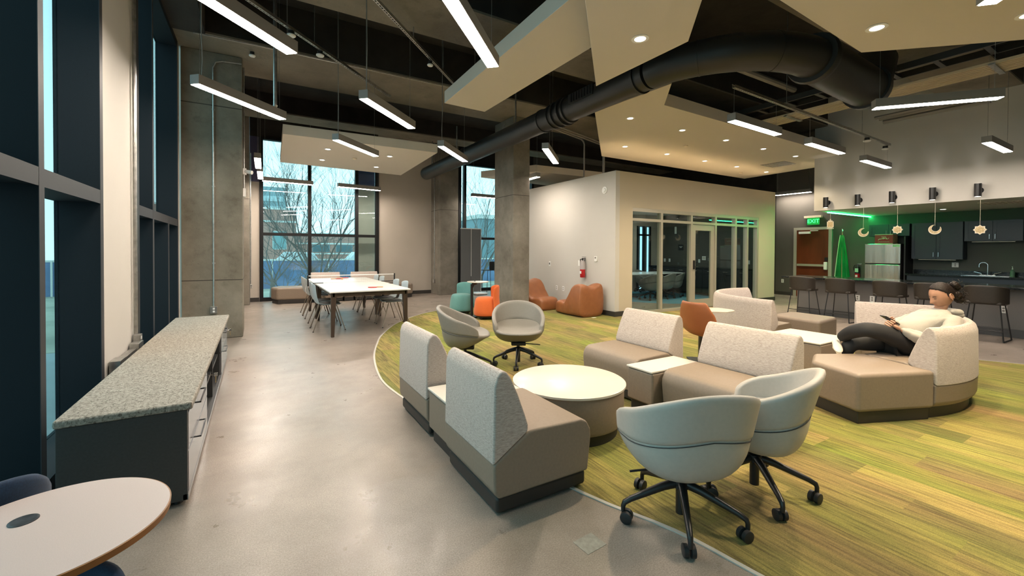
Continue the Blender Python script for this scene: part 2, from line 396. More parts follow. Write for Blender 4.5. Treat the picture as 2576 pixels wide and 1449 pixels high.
strip('trim_1', eL, .011); strip('trim_2', eR, .011)
fcv = thing('floor_box_cover', 'pale square cover plate set in the concrete floor near the bottom edge', 'floor cover', (1.385, 1.56, 0), R(4))
obj('plate', MB().box(-.062, .062, -.052, .052, .0002, .0018), mat('patched_concrete', (.26,.255,.225), .5, nscale=40, namt=.2), fcv)
ce = struct('ceiling', MB().box(-1.35, 15.2, -3.5, 13.6, 5.2, 5.35), M['deck'])
def beam(y0, y1, x0, x1, z=4.5, n='ceiling_beam'):
    b = struct(n, MB().box(x0, x1, y0, y1, z+.03, 5.2), M['deck']); struct('beam_soffit', MB().box(x0, x1, y0, y1, z, z+.03), M['soffit'], b); return b
for y0, y1 in ((-1.6, -.6), (1.9, 2.9), (5.0, 5.92), (7.5, 8.95)): beam(y0, y1, -1.0, 11.99)
beam(11.9, 12.6, -1.0, 15, 4.75)
struct('ceiling_beam', MB().box(-1.0, -.62, -3.4, 4.99, 4.47, 5.2), M['deck']); struct('ceiling_beam', MB().box(-1.0, -.62, 5.93, 7.49, 4.47, 5.2), M['deck'])
# ------------------------------------------------------------ left window wall
GX = -1.215
def fins(name, ys, z0, z1, lowonly=(), y_end=None, y_start=None):
    root = struct(name, MB().box(GX-.03, -1.0, ys[0]-.033, ys[0]+.033, z0, z1), M['navy'])
    def piece(nm, a, b, za, zb, m_): return struct(nm, MB().box(*a, *b, za, zb), m_, root)
    for i, y in enumerate(ys):
        zt = 1.80 if y in lowonly else z1
        if i: piece('mullion', (GX-.03, -1.0), (y-.033, y+.033), z0, zt, M['navy'])
        piece('mullion_face', (-1.0, -.9965), (y-.034, y+.034), z0, zt, M['finface'])
    ya, yb = ys[0]+.033, ys[-1]-.033
    piece('transom', (GX-.03, -1.001), (ya, yb), 1.76, 1.85, M['navy']); piece('transom_face', (-1.001, -.9975), (ya, yb), 1.755, 1.855, M['finface'])
    piece('sill', (GX-.03, -1.0), (ya, yb), 0, .12, M['navy']); piece('head', (GX-.03, -1.0), (ya, yb), 4.40, 4.47, M['navy'])
    for za, zb in ((.12, 1.76), (1.85, 4.40)):
        piece('pane', (GX-.012, GX-.004), (ya, yb), za, zb, M['glassx'])
    return root
fins('window_1', [-3.2, -2.1, -1.03, .05, 1.13, 2.21, 3.29, 4.338], 0, 4.47)
fins('window_2', [5.50, 6.21, 7.18, 7.97], 0, 4.47, lowonly=(7.18,))
struct('wall_left', MB().box(-1.25, -1.0, 4.37, 5.40, 0, 5.2), M['wall'])
struct('wall_left', MB().box(-1.25, -1.0, 8.02, 8.15, 0, 5.2), M['wall'])
struct('wall_left', MB().box(-1.25, -.99, 8.9, 12.74, 0, 5.2), M['greige'])
struct('wall_left', MB().box(-1.25, -1.0, -3.5, 5.6, 4.47, 5.2).box(-1.25, -1.0, 5.4, 8.15, 4.47, 5.2), M['deck'])
struct('trim_3', MB().box(-1.03, -.985, 5.39, 5.455, 0, 4.47), M['black'])
# ------------------------------------------------------------ concrete columns
col1 = tag(obj('concrete_column', MB().box(-.985, -.19, 8.15, 8.92, 0, 4.5), M['conc1'], bevel=.012), 'wide stained board-formed concrete column beside the low storage credenza, conduit down its face', 'column')
col2 = tag(obj('concrete_column', MB().box(-1.24, -.15, 12.74, 13.44, 0, 5.2), M['conc'], bevel=.012), 'concrete pilaster in the far left corner, partly behind the wide stained column', 'column')
col3 = tag(obj('concrete_column', MB().box(4.96, 5.57, 12.64, 13.6, 0, 5.2), M['conc'], bevel=.012), 'concrete column standing against the far wall between the two tall windows', 'column')
col4 = tag(obj('concrete_column', MB().box(5.04, 5.49, 8.35, 9.24, 0, 4.5), M['conc'], bevel=.015), 'freestanding square concrete column behind the orange pouf chair', 'column')
# ------------------------------------------------------------ far wall with tall window
YF = 13.45
struct('wall_far', MB().box(-.15, .08, YF, YF+.15, 0, 3.25), M['greige'])
struct('wall_far', MB().box(-.15, .08, YF, YF+.15, 3.25, 4.47), M['slate'])
struct('wall_far', MB().box(3.24, 4.96, YF, YF+.15, 0, 5.2), M['greige'])
struct('wall_far', MB().box(-.15, 3.24, YF, YF+.15, 4.47, 5.2), M['deck'])
struct('wall_far', MB().box(5.57, 5.92, YF, YF+.15, 0, 5.2), M['wall'])
struct('wall_far', MB().box(5.92, 9.0, YF, YF+.15, 4.42, 5.2), M['deck'])
struct('wall_far', MB().box(9.0, 15.1, YF, YF+.15, 0, 5.2), M['dgrey'])
def curtain(name, xs, x0, x1, zt, thin=()):
    root = struct(name, MB().box(x0, x0+.09, YF-.04, YF+.12, 0, zt), M['frame'])
    for x in xs: struct('mullion', MB().box(x-.045, x+.045, YF-.03, YF+.10, .10, zt-.06), M['frame'], root)
    struct('jamb', MB().box(x1-.09, x1, YF-.04, YF+.12, 0, zt), M['frame'], root)
    struct('sill', MB().box(x0+.09, x1-.09, YF-.04, YF+.12, 0, .10), M['frame'], root)
    struct('head', MB().box(x0+.09, x1-.09, YF-.04, YF+.12, zt-.06, zt), M['frame'], root)
    ed = [x0+.045]+list(xs)+[x1-.045]
    for a, b in zip(ed[:-1], ed[1:]):
        struct('transom', MB().box(a+.045, b-.045, YF-.03, YF+.10, 1.80, 1.88), M['frame'], root)
        for za, zb in ((.10, 1.80), (1.88, zt-.06)): struct('pane', MB().box(a+.045, b-.045, YF+.03, YF+.036, za, zb), M['glassx'], root)
    return root
curtain('window_3', [1.31, 2.60], .07, 3.25, 4.47)
struct('window_3_back_panel', MB().box(2.66, 3.2, YF+.30, YF+.36, 0, 3.3), M['greige'])
struct('window_3_back_panel', MB().box(2.66, 3.2, YF+.30, YF+.36, 3.3, 4.47), M['slate'])
curtain('window_4', [6.17, 7.6], 5.93, 9.0, 4.42)
bsb = lambda n, x0, x1, y0, y1: struct(n, MB().box(x0, x1, y0, y1, 0, .11), M['baseb'])
bsb('baseboard_far', 3.26, 4.95, YF-.02, YF); bsb('baseboard_far', -.15, .06, YF-.02, YF); bsb('baseboard_far', 5.58, 5.92, YF-.02, YF)
# ------------------------------------------------------------ conference room box
CY0 = 6.73
bz = 3.16
struct('wall_partition', MB().box(6.64, 6.76, CY0, 10.9, 0, bz), M['wall'])
struct('wall_partition', MB().box(6.76, 7.16, CY0, CY0+.12, 0, bz).box(7.16, 12.16, CY0, CY0+.12, 2.39, bz).box(12.16, 13.0, CY0, CY0+.12, 0, bz), M['cream'])
struct('wall_conference', MB().box(12.88, 13.0, CY0+.12, 10.9, 0, bz), M['dgrey'])
struct('wall_conference', MB().box(6.76, 11.7, 10.8, 10.92, 0, bz).box(11.7, 12.88, 10.8, 10.92, 2.33, bz).box(12.45, 12.88, 10.8, 10.92, 0, 2.33), M['greige'])
wc = struct('window_5', MB().box(11.7, 11.76, 10.78, 10.9, 0, 2.33), M['frame'])
for x in (12.05, 12.39): struct('mullion', MB().box(x-.03, x+.03, 10.78, 10.9, 0, 2.33), M['frame'], wc)
struct('transom', MB().box(11.76, 12.42, 10.78, 10.9, 1.98, 2.04), M['frame'], wc)
for x0, x1 in ((11.92, 12.02), (12.28, 12.36)): struct('pane', MB().box(x0, x1, 10.84, 10.85, .05, 2.3), emis('emissive_daylight_pane', (.35, .7, .85), .7), wc)  # strips emit pale blue: daylight put into the panes themselves
struct('window_5_blind', MB().box(11.76, 12.42, 10.86, 10.87, 0, 2.33), M['screen'])
struct('ceiling_conference', MB().box(6.76, 12.88, CY0+.12, 10.8, 2.72, 2.8), M['cloud'])
struct('baseboard_partition', MB().box(6.62, 6.64, CY0-.02, 10.8, 0, .11), M['baseb']); struct('baseboard_front', MB().box(6.64, 7.16, CY0-.02, CY0, 0, .11), M['baseb'])
struct('baseboard_front', MB().box(12.16, 13.02, CY0-.02, CY0, 0, .11), M['baseb'])
rugc = obj('carpet', MB().lathe([(1.9, .0005), (1.9, .002)], 10.9, 9.0, 48, 1.0, .9), mat('blue_carpet', (.05, .22, .30), .95, nscale=60, namt=.3)); tag(rugc, 'bright blue round carpet inset seen through the glass of the conference room', 'carpet')
# storefront
A = M['alumg']; ys0, ys1 = CY0+.005, CY0+.115
sf = struct('window_6', MB().box(7.16, 12.16, ys0, ys1, 2.31, 2.39), A)
mull = [8.13, 9.22, 11.08, 11.63]
for x in mull: struct('mullion', MB().box(x-.035, x+.035, ys0, ys1, 0, 2.31), A, sf)
struct('mullion', MB().box(12.09, 12.16, ys0, ys1, 0, 2.31), A, sf); struct('mullion', MB().box(10.16, 10.23, ys0, ys1, 0, 2.31), A, sf)
ed = [7.16-.035]+[8.13, 9.22, 10.195, 11.08, 11.63, 12.125]
for i, (a, b) in enumerate(zip(ed[:-1], ed[1:])):
    struct('transom', MB().box(a+.035, b-.035, ys0, ys1, 2.10, 2.16), A, sf)
    struct('pane', MB().box(a+.035, b-.035, CY0+.055, CY0+.063, 2.16, 2.31), M['glassi'], sf)
    if i != 2:
        struct('pane', MB().box(a+.035, b-.035, CY0+.055, CY0+.063, .06, 2.10), M['glassi'], sf)
        struct('sill', MB().box(a+.035, b-.035, ys0, ys1, 0, .06), A, sf)
dr = struct('door_1', MB().box(9.26, 9.40, CY0+.03, CY0+.075, .01, 2.09).box(10.02, 10.155, CY0+.03, CY0+.075, .01, 2.09).box(9.40, 10.02, CY0+.03, CY0+.075, .01, .22).box(9.40, 10.02, CY0+.03, CY0+.075, 1.95, 2.09), A)
struct('pane', MB().box(9.40, 10.02, CY0+.05, CY0+.058, .22, 1.95), M['glassi'], dr)
hd = struct('door_handle', MB().box(9.31, 9.35, CY0, CY0+.03, .98, 1.20).tube([(9.33, CY0-.02, 1.04), (9.44, CY0-.02, 1.04)], .011), M['black'], dr)
for yy_ in (8.1, 9.7):
    pl_ = thing('panel_light', 'flat ceiling light inside the conference room, ' + ('front one' if yy_ < 9 else 'rear one'), 'ceiling light', (10.2, yy_, 2.72), 0, 'conference room ceiling lights')
    obj('frame', MB().box(-.62, .62, -.17, .17, -.012, 0), M['wplastic'], pl_); obj('diffuser', MB().box(-.59, .59, -.14, .14, -.016, -.012), emis('dim_panel', (.85, 1, .93), 9), pl_)
# conference room furnishing
def switch(name, loc, axis, label, sz=(.075, .118), gang=1, group=None, cat='light switch'):
    t = thing(name, label, cat, loc, axis, group)
    obj('plate', MB().box(-sz[0]/2, sz[0]/2, -.008, 0, -sz[1]/2, sz[1]/2), M['wplastic'], t, bevel=.003)
    for g in range(gang):
        cx = (g-(gang-1)/2)*.045
        if cat == 'light switch': obj('rocker', MB().box(cx-.016, cx+.016, -.012, -.007, -.033, .033), M['wplastic'], t, bevel=.002)
        else:
            for dz in (-.022, .022): obj('socket', MB().lathe([(.016, 0), (.016, .003)], 0, 0, 12).xf(Matrix.Translation((cx, -.008, dz)) @ Matrix.Rotation(PI/2, 4, 'X')), M['pgrey'], t)
    return t
# axis: rz so that local -Y points out of the wall
for y, lab in ((10.53, 'white light switch farthest back on the dark conference room wall'), (10.32, 'white light switch second from the back on the dark conference room wall'), (9.11, 'white light switch on dark wall, behind the glass door'), (7.42, 'white switch plate on dark wall, behind the last glass bay')):
    switch('light_switch', (12.88, y, 1.1), -PI/2, lab, group='switches on the dark conference wall')
tp = thing('wall_control_panel', 'square pale control panel beside the switch behind the glass door', 'control panel', (12.88, 8.93, 1.2), -PI/2)
obj('plate', MB().box(-.07, .07, -.015, 0, -.065, .065), M['wplastic'], tp, bevel=.004); obj('display', MB().box(-.05, .05, -.017, -.015, -.03, .045), M['cloud'], tp)
sg = thing('room_sign', 'small black room sign on dark wall inside the conference room', 'sign', (12.88, 9.84, 1.56), -PI/2)
obj('plate', MB().box(-.1, .1, -.01, 0, -.1, .1), M['black'], sg)
for k, wd in enumerate((.07, .05, .04)): obj('lettering_line', MB().box(-wd, wd, -.012, -.01, .035-k*.022, .043-k*.022), M['wplastic'], sg)
hng = tag(obj('thermostat', MB().box(12.855, 12.88, 10.02, 10.10, 2.05, 2.3), M['wplastic'], bevel=.006), 'pale box high on the dark wall of the conference room', 'wall device')
tcab = thing('base_cabinet', 'long black base cabinet with pale pulls along the dark conference room wall', 'cabinet', (12.6, 8.9, 0))
obj('body', MB().box(-.27, .27, -1.9, 1.85, .08, .87), M['blackpad'], tcab)
obj('worktop', MB().box(-.30, .27, -1.92, 1.87, .87, .91), M['counter'], tcab)
for i in range(7):
    y0 = -1.88+i*.53
    d_ = obj('drawer', MB().box(-.285, -.27, y0, y0+.51, .70, .85), M['blackpad'], tcab); obj('handle', MB().box(-.31, -.295, y0+.18, y0+.33, .785, .795).box(-.295,-.285,y0+.19,y0+.2,.785,.795).box(-.295,-.285,y0+.31,y0+.32,.785,.795), M['chrome'], d_)
    for s_ in (0, 1):
        q = obj('door', MB().box(-.285, -.27, y0+s_*.257, y0+.253+s_*.257, .10, .68), M['blackpad'], tcab)
        hy = y0+.22+s_*.065; obj('handle', MB().box(-.31, -.3, hy-.005, hy+.005, .50, .64).box(-.3,-.285,hy-.005,hy+.005,.51,.52).box(-.3,-.285,hy-.005,hy+.005,.62,.63), M['chrome'], q)
ctab = thing('conference_table', 'white-topped conference table behind the glass partition', 'table', (10.9, 9.55, 0))
obj('tabletop', MB().prism([(-1.3, -.5), (1.1, -.5), (1.25, 0), (1.1, .5), (-1.3, .5)], .70, .73), M['whitec'], ctab, bevel=.01)
for x in (-.9, .8): obj('leg', MB().box(x-.05, x+.05, -.06, .06, .02, .70).box(x-.05, x+.05, -.35, .35, 0, .03), M['black'], ctab)
# ------------------------------------------------------------ enclosing walls, kitchen side
struct('wall_right', MB().box(15.0, 15.15, -3.5, 7.73, 0, 5.2), M['dgrey'])
struct('wall_right', MB().box(15.0, 15.15, 7.73, 13.6, 0, 5.2), M['deck'])
struct('wall_back', MB().box(-1.25, 15.1, -3.6, -3.5, 0, 5.2), M['greige'])
struct('baseboard_right', MB().box(14.98, 15.0, 7.22, 7.73, 0, .11), M['baseb'])
struct('wall_soffit', MB().box(12.0, 14.99, -3.49, 5.28, 2.45, 5.19), M['wall'])
struct('wall_kitchen', MB().box(14.965, 15.0, -3.5, 5.2, 0, 2.45), mat('dark_green_grey_paint', (.075, .082, .07), .7))
BEAMS = ((-1.6, -.6), (1.9, 2.9), (5.0, 5.92), (7.5, 8.95))
def ztop_at(x, y):
    if any(a < y < b for a, b in BEAMS): return 4.4995
    if 11.9 < y < 12.6: return 4.7495
    return 5.1995
# ------------------------------------------------------------ ceiling clouds
def cloud(poly, z, t, label):
    o = obj('ceiling_cloud', MB().prism(poly, z, z+t), M['cloud'], bevel=.004); tag(o, label, 'ceiling panel', 'suspended drywall ceiling clouds'); return o
cloud([(.41,8.72),(.49,11.57),(3.45,11.78),(3.32,8.64)], 3.50, .18, 'cream suspended ceiling panel over the games table, in front of the far window')
cloud([(2.46,6.12),(3.17,6.16),(3.17,1.2),(2.36,1.2)], 3.66, .18, 'long narrow suspended ceiling panel running between the concrete beam and the black duct')
cloud([(1.3,1.67),(3.42,3.80),(3.41,2.55),(2.16,1.30)], 3.35, .16, 'pointed suspended ceiling panel with one downlight, cut off by the top of the picture')
cloud([(4.98,5.95),(7.42,7.87),(13.35,7.86),(13.15,4.78),(5.62,4.60),(4.98,3.98)] if False else [(4.88,5.45),(7.28,7.87),(13.35,7.86),(13.13,4.78),(5.58,4.60),(4.95,3.96)], 3.75, .20, 'widest cream suspended ceiling panel, full of downlights, above the conference room front')
cloud([(3.25,1.765),(5.02,1.82),(7.2,-.2),(3.25,-.9)], 3.35, .16, 'suspended ceiling panel in the upper right corner, nearest the camera')
cloud([(5.5,10.9),(6.3,9.3),(9.5,9.1),(9.5,11.2)], 3.5, .18, 'white suspended ceiling panel beyond the freestanding column, above the partition')
def downlight(x, y, z, label, on=True, grp='recessed downlights', power=1.0):
    t = thing('downlight', label, 'ceiling light', (x, y, z), 0, grp)
    obj('trim_ring', MB().lathe([(.055, -.001), (.075, -.001), (.078, -.006), (.052, -.006)], seg=24), M['wplastic'], t)
    obj('reflector', MB().lathe([(.054, -.0015), (.045, -.0012), (.0, -.0012)], seg=24), M['refl'], t)
    obj('lens', MB().lathe([(.05, -.007), (.05, -.005), (0, -.005)], seg=20), M['spot'], t)
    if on:
        ld = bpy.data.lights.new('downlight_beam', 'SPOT'); ld.energy = SPOT_W*power; ld.color = (1, .80, .52); ld.spot_size = R(105); ld.spot_blend = .6; ld.shadow_soft_size = .05
        lo = bpy.data.objects.new('lamp', ld); C.objects.link(lo); lo.parent = t; lo.location = (0, 0, -.02)
    return t
nm = ['first', 'second', 'third', 'fourth', 'fifth', 'sixth']
for i, x in enumerate((5.62, 7.02, 8.42, 9.83, 11.24, 12.65)):
    downlight(x, 5.36, 3.75, f'{nm[i]} downlight from the left in the front row of the widest panel', group if False else True, 'downlights of the widest ceiling panel')
for i, x in enumerate((7.04, 8.43, 9.88, 11.28, 12.75)):
    downlight(x, 6.86, 3.75, f'{nm[i]} downlight from the left in the rear row of the widest panel', True, 'downlights of the widest ceiling panel')
downlight(2.99, 2.74, 3.35, 'large downlight alone in the pointed ceiling panel', power=1.6)
downlight(4.57, 1.55, 3.35, 'large downlight in the upper right ceiling panel, left one', power=1.6)
downlight(5.36, .83, 3.35, 'downlight at the right picture edge in the upper right ceiling panel', power=1.6)
downlight(4.2, .2, 3.35, 'downlight above the frame in the upper right ceiling panel', power=1.6)
for i, (x, y, l) in enumerate(((1.27, 9.53, 'front left downlight of the panel over the games table'), (2.54, 9.52, 'front right downlight of the panel over the games table'), (1.31, 10.74, 'rear left downlight of the panel over the games table'), (2.58, 10.93, 'rear right downlight of the panel over the games table'))):
    downlight(x, y, 3.50, l, i < 2, power=.5)
for i, y in enumerate((3.4, 1.9, .4)):
    downlight(13.9, y, 2.45, f'{["left","middle","right"][i]} downlight in the kitchen soffit', False, 'kitchen soffit downlights', .25)
vg = thing('ceiling_vent', 'grey square air vent in the widest ceiling panel', 'vent', (11.9, 6.1, 3.75))
obj('frame', MB().box(-.3, .3, -.3, .3, -.008, 0), M['pgrey'], vg)
for k in range(8): obj('slat', MB().box(-.27, .27, -.26+k*.068, -.24+k*.068, -.014, -.008), M['galv'], vg)
for i, (x, y, z, l) in enumerate(((8.1, 6.1, 3.75, 'small round detector near the middle of the widest ceiling panel'), (12.2, 7.3, 3.75, 'small round detector at the right end of the widest ceiling panel'), (1.92, 10.16, 3.5, 'small round detector in the centre of the games table ceiling panel'))):
    tag(obj('ceiling_detector', MB().lathe([(.05, z-.0), (.05, z-.02), (.03, z-.035)], x, y, 20), M['cream2']), l, 'detector')
# ------------------------------------------------------------ pendants
def pendant(a, b, label, z=3.15, wires=None, ztop=4.5, ins=.06):
    a = Vector(a); b = Vector(b); L_ = (b-a).length; rz = math.atan2((b-a).y, (b-a).x); c = (a+b)/2
    t = thing('pendant_light', label, 'pendant light', (c.x, c.y, z), rz, 'linear pendant lights')
    h = L_/2; wd = .058
    mb = MB().box(-h, h, -wd, -wd+.006, 0, .10).box(-h, h, wd-.006, wd, 0, .10).box(-h, -h+.006, -wd+.006, wd-.006, 0, .10).box(h-.006, h, -wd+.006, wd-.006, 0, .10).box(-h+.006, h-.006, -wd+.006, wd-.006, .085, .10)
    obj('housing', mb, M['pgrey'], t)
    obj('diffuser', MB().box(-h+.007, h-.007, -wd+.007, wd-.007, -.004, .012), M['pend'], t)
    for s_ in (-1, 1): obj('hanger_wire', MB().tube([(s_*(h-ins), 0, .10), (s_*(h-ins), 0, (ztop if ztop < 4.1 else ztop_at(c.x+s_*(h-ins)*math.cos(rz), c.y+s_*(h-ins)*math.sin(rz)))-z)], .0022, 4), M['galv'], t)
    if wires: obj('power_cord', MB().tube([(-h+.09, .01, .10), (-h+.12, .03, .3), (-h+.08, 0, .6), (-h+.1, .02, ztop_at(c.x-h*math.cos(rz), c.y-h*math.sin(rz))-z)], .005, 6), M['pgrey'], t)
    return t
P = pendant
P((-.60,3.33), (.275,4.25), 'bright linear pendant at upper left, cut by the top of the picture', wires=1)
P((-.555,5.56), (.305,6.45), 'linear pendant crossing in front of the wide stained column', wires=1)
P((1.05,5.07), (1.90,5.95), 'linear pendant against the concrete beam, right of the one before the stained column', wires=1)
P((1.07,7.2), (1.90,8.06), 'linear pendant hanging in front of the ceiling panel over the games table', wires=1)
P((2.63,6.7), (3.5,7.62), 'linear pendant just left of the far end of the black duct', wires=1)
P((1.07,2.68), (1.92,3.56), 'brightest linear pendant at top centre, before the narrow ceiling panel', wires=1)
P((5.39,3.36), (6.62,3.40), 'left of three linear pendants in a row along the widest ceiling panel', ztop=3.6)
P((7.55,3.42), (8.83,3.46), 'middle of three linear pendants in a row along the widest ceiling panel', ztop=3.6)
P((9.80,3.50), (11.10,3.54), 'right of three linear pendants in a row along the widest ceiling panel', ztop=3.6)
P((6.37,2.18), (7.13,1.29), 'long-looking linear pendant at upper right in front of the beige trunking', ztop=4.0)
P((9.80,1.92), (11.05,1.91), 'short-looking linear pendant alone above the kitchen soffit at right', ztop=4.5)
P((4.20,5.92), (5.10,6.82), 'linear pendant right of the freestanding column, pointing at camera', ztop=4.5, ins=.47)
P((5.66,8.25), (5.70,9.45), 'linear pendant partly hidden behind the freestanding column')
P((5.92,12.38), (7.12,12.42), 'linear pendant in front of the right far window, partly behind the freestanding column')
P((.13,12.45), (1.30,12.55), 'left linear pendant hanging before the far window')
P((1.92,12.5), (3.1,12.66), 'right linear pendant hanging before the far window')
P((.02,9.42), (.04,10.62), 'linear pendant seen end-on left of the far window, upper of two')
P((.07,11.0), (.09,12.2), 'linear pendant seen end-on left of the far window, lower of two')
P((14.7,7.60), (14.7,6.55), 'linear pendant in the corridor left of the kitchen soffit', z=3.28)
P((3.50,.0), (4.37,.87), 'linear pendant at the upper right corner, cut by the picture edge', ztop=3.35)
# ------------------------------------------------------------ black duct
dx, dz, dr_ = 4.27, 3.66, .185
t = thing('air_duct', 'black spiral air duct running overhead from the far column and turning right', 'duct', (dx, 0, dz))
def ribbed(pts, r, name, n=8, seg=28):
    obj(name, MB().tube(pts, r, seg), M['duct'], t, smooth=True)
ribbed([(0, y, 0) for y in (3.75, 9.2)], dr_, 'duct_run')
ribbed([(0, 9.2, 0), (0, 12.0, 0)], dr_*.97, 'duct_run')
el = [(1.25-1.25*math.cos(R(a)), 3.72-1.25*math.sin(R(a)), 0) for a in range(0, 91, 9)]
n_ = len(el)
obj('elbow', MB().tube(el, [dr_+.035*i/(n_-1) for i in range(n_)], 28), M['duct'], t, smooth=True)
for i in (3, 7): 
    a = Vector(el[i]); d = (Vector(el[i+1])-Vector(el[i-1])).normalized()*.01
    obj('seam_ring', MB().tube([a-d, a+d], dr_+.035*i/(n_-1)+.004, 28), M['duct'], t, smooth=True)
obj('collar', MB().tube([(1.22, 2.47, 0), (1.26, 2.47, 0), (1.34, 2.47, 0)], [.27, .285, .27], 28), M['duct'], t, smooth=True)
obj('duct_run', MB().tube([(1.34, 2.47, 0), (2.75, 2.50, -.02)], .25, 28), M['duct'], t, smooth=True)
obj('duct_run', MB().tube([(2.75, 2.50, -.02), (2.82, 2.5, -.02), (2.84, 2.5, 0), (3.2, 2.55, .45)], [.28, .28, .25, .25], 28), M['duct'], t, smooth=True)
for y, r_ in ((3.9, .205), (5.35, .21), (5.45, .225), (5.62, .215), (5.75, .205), (6.05, .2), (9.2, .2)):
    obj('collar', MB().tube([(0, y-.022, 0), (0, y+.022, 0)], r_, 28), M['duct'], t, smooth=True)
gv = obj('side_grille', MB().box(-.20, -.17, 4.6, 5.15, -.02, .13), M['duct'], t)
for k in range(8): obj('grille_blade', MB().box(-.212, -.20, 4.64+k*.06, 4.655+k*.06, 0, .12), M['black'], gv)
for y in (4.4, 7.0, 9.8, 11.5): obj('hanger_strap', MB().box(-.01, .01, y-.012, y+.012, dr_, 4.5-dz), M['galv'], t)
for k in range(58):
    y = 3.95+k*.142
    obj('spiral_seam', MB().tube([(0, y-.003, 0), (0, y+.003, 0)], dr_+.003, 28, False), M['duct'], t, smooth=True)
# ------------------------------------------------------------ strut channels, sensors
def strut(a, b, z, label, ztop=4.5, n=3):
    a = Vector(a); b = Vector(b); L_ = (b-a).length; t = thing('strut_channel', label, 'strut', (a.x, a.y, z), math.atan2((b-a).y, (b-a).x), 'slotted steel struts')
    mb = MB().box(0, L_, -.02, -.017, 0, .04).box(0, L_, .017, .02, 0, .04)
    k = int(L_/.05)
    mb.box(0, L_, -.017, -.009, .0, .003).box(0, L_, .009, .017, 0, .003)
    for i in range(k): mb.box(i*.05, i*.05+.02, -.009, .009, 0, .003)
    obj('channel', mb, M['galv'], t)
    for i in range(n): 
        x = L_*(i+.5)/n; obj('rod', MB().tube([(x, 0, .003), (x, 0, ztop_at(a.x+(b.x-a.x)*x/L_, a.y+(b.y-a.y)*x/L_)-z)], .005, 6), M['galv'], t)
    obj('cable', MB().tube([(L_*i/12, .02+.012*math.sin(i*2.1), .05+.01*math.sin(i*3.3)) for i in range(13)], .007, 6), M['pgrey'], t)
    return t
strut((-.75,5.17), (2.17,8.11), 4.3, 'slotted strut running diagonally under the ceiling at left, over the stained column')
strut((.75,4.62), (2.98,6.93), 4.3, 'slotted strut running diagonally toward the narrow ceiling panel')
strut((5.45,3.37), (11.1,3.52), 3.60, 'slotted strut carrying the row of three pendants', 4.5, 2)
strut((3.1,7.0), (3.75,7.1), 4.3, 'short slotted strut by the black duct', 4.5, 1)
def sensor(x, y, z, label, r_=.055):
    t = thing('ceiling_sensor', label, 'sensor', (x, y, z), 0, 'round white ceiling sensors')
    obj('base', MB().lathe([(r_*.7, .0), (r_*.7, .05)], seg=20), M['black'], t); obj('disc', MB().lathe([(r_*.8, -.022), (r_, -.012), (r_, 0)], seg=24), M['wplastic'], t, smooth=True)
sensor(.40, 6.35, 4.25, 'round white sensor on left diagonal strut, upper one'); sensor(.80, 6.78, 4.25, 'round white sensor on left diagonal strut, lower one')
sensor(2.28, 6.25, 4.25, 'round white sensor on the strut near the narrow ceiling panel', .045); sensor(-.05, 7.75, 4.42, 'round white sensor under the beam at the top of the stained column', .045)
sensor(9.93, 3.49, 3.54, 'round sensor on the strut of the three-pendant row, left one', .06); sensor(11.0, 3.56, 3.54, 'round white sensor at the right end of the three-pendant strut', .06)
sensor(3.35, 6.6, 4.3, 'small pale sensor below the narrow ceiling panel', .045)
# pipes, trays
def pipe(name, pts, r_, m_, label, cat='pipe', group=None, seg=8):
    return tag(obj(name, MB().tube(pts, r_, seg), M[m_], smooth=True), label, cat, group)
sp_ = thing('sprinkler_pipe', 'dark vertical sprinkler drop pipe between the upper left pendants', 'pipe', (.22, 6.55, 3.35))
obj('pipe', MB().tube([(0, 0, 0), (0, 0, 1.85)], .024, 10), M['galv'], sp_, smooth=True); obj('sprinkler_head', MB().lathe([(.012, -.06), (.03, -.05), (.012, -.045), (.03, 0)], seg=12), M['galv'], sp_); obj('coupling', MB().lathe([(.035, .8), (.035, .86)], seg=12), mat('red_oxide', (.12, .02, .015), .6), sp_)
for i, (x, l) in enumerate(((3.55, 'leftmost'), (3.68, 'middle'), (3.80, 'rightmost'))):
    pipe('ceiling_conduit', [(x, 2.2, 4.42-.02*i), (x, 8.0, 4.42-.02*i)], .022, 'galv', f'{l} of three parallel ceiling conduits left of the black duct', group='ceiling conduits')
for i, (x, y) in enumerate(((7.35, 8.6), (8.05, 8.6), (8.15, 8.75))):
    pipe('bent_conduit', [(x, y, 3.1), (x, y, 4.20), (x-.03, y, 4.27), (x-.1, y, 4.32), (x-2.2, y-.6, 4.36)], .02, 'pgrey', f'{["left","middle","right"][i]} bent conduit rising behind the partition top beside the freestanding column', group='bent conduits')
pipe('beam_conduit', [(-.75, 7.42, 4.44), (.0, 7.44, 4.46), (4.3, 7.46, 4.46)], .011, 'galv', 'thin conduit clipped along the near edge of the concrete beam')
pipe('small_pipe', [(5.6, 3.95, 4.3), (8.2, 3.95, 4.3)], .05, 'pgrey', 'dark pipe crossing under the elbow of the black duct')
tr = thing('cable_trunking', 'wide beige ribbed trunking running above the right side pendants', 'cable tray', (8.75, 0, 3.98))
obj('tray_bed', MB().box(-.25, .27, -2.5, 5.3, 0, .02), M['cream'], tr)
for k in range(7): obj('rib', MB().box(-.24+k*.08, -.225+k*.08, -2.5, 5.3, -.014, 0), M['cream'], tr)
for k in range(4): obj('clamp', MB().box(-.28, .30, .3+k*1.3, .36+k*1.3, -.03, -.014), M['galv'], tr)
lt = thing('ladder_tray', 'black ladder cable tray beside the beige trunking', 'cable tray', (8.12, 0, 4.03))
obj('rail', MB().box(-.2, -.17, -2.5, 5.2, 0, .09), M['duct'], lt); obj('rail', MB().box(.17, .2, -2.5, 5.2, 0, .09), M['duct'], lt)
for k in range(16): obj('rung', MB().box(-.17, .17, -2.3+k*.48, -2.24+k*.48, 0, .03), M['duct'], lt)
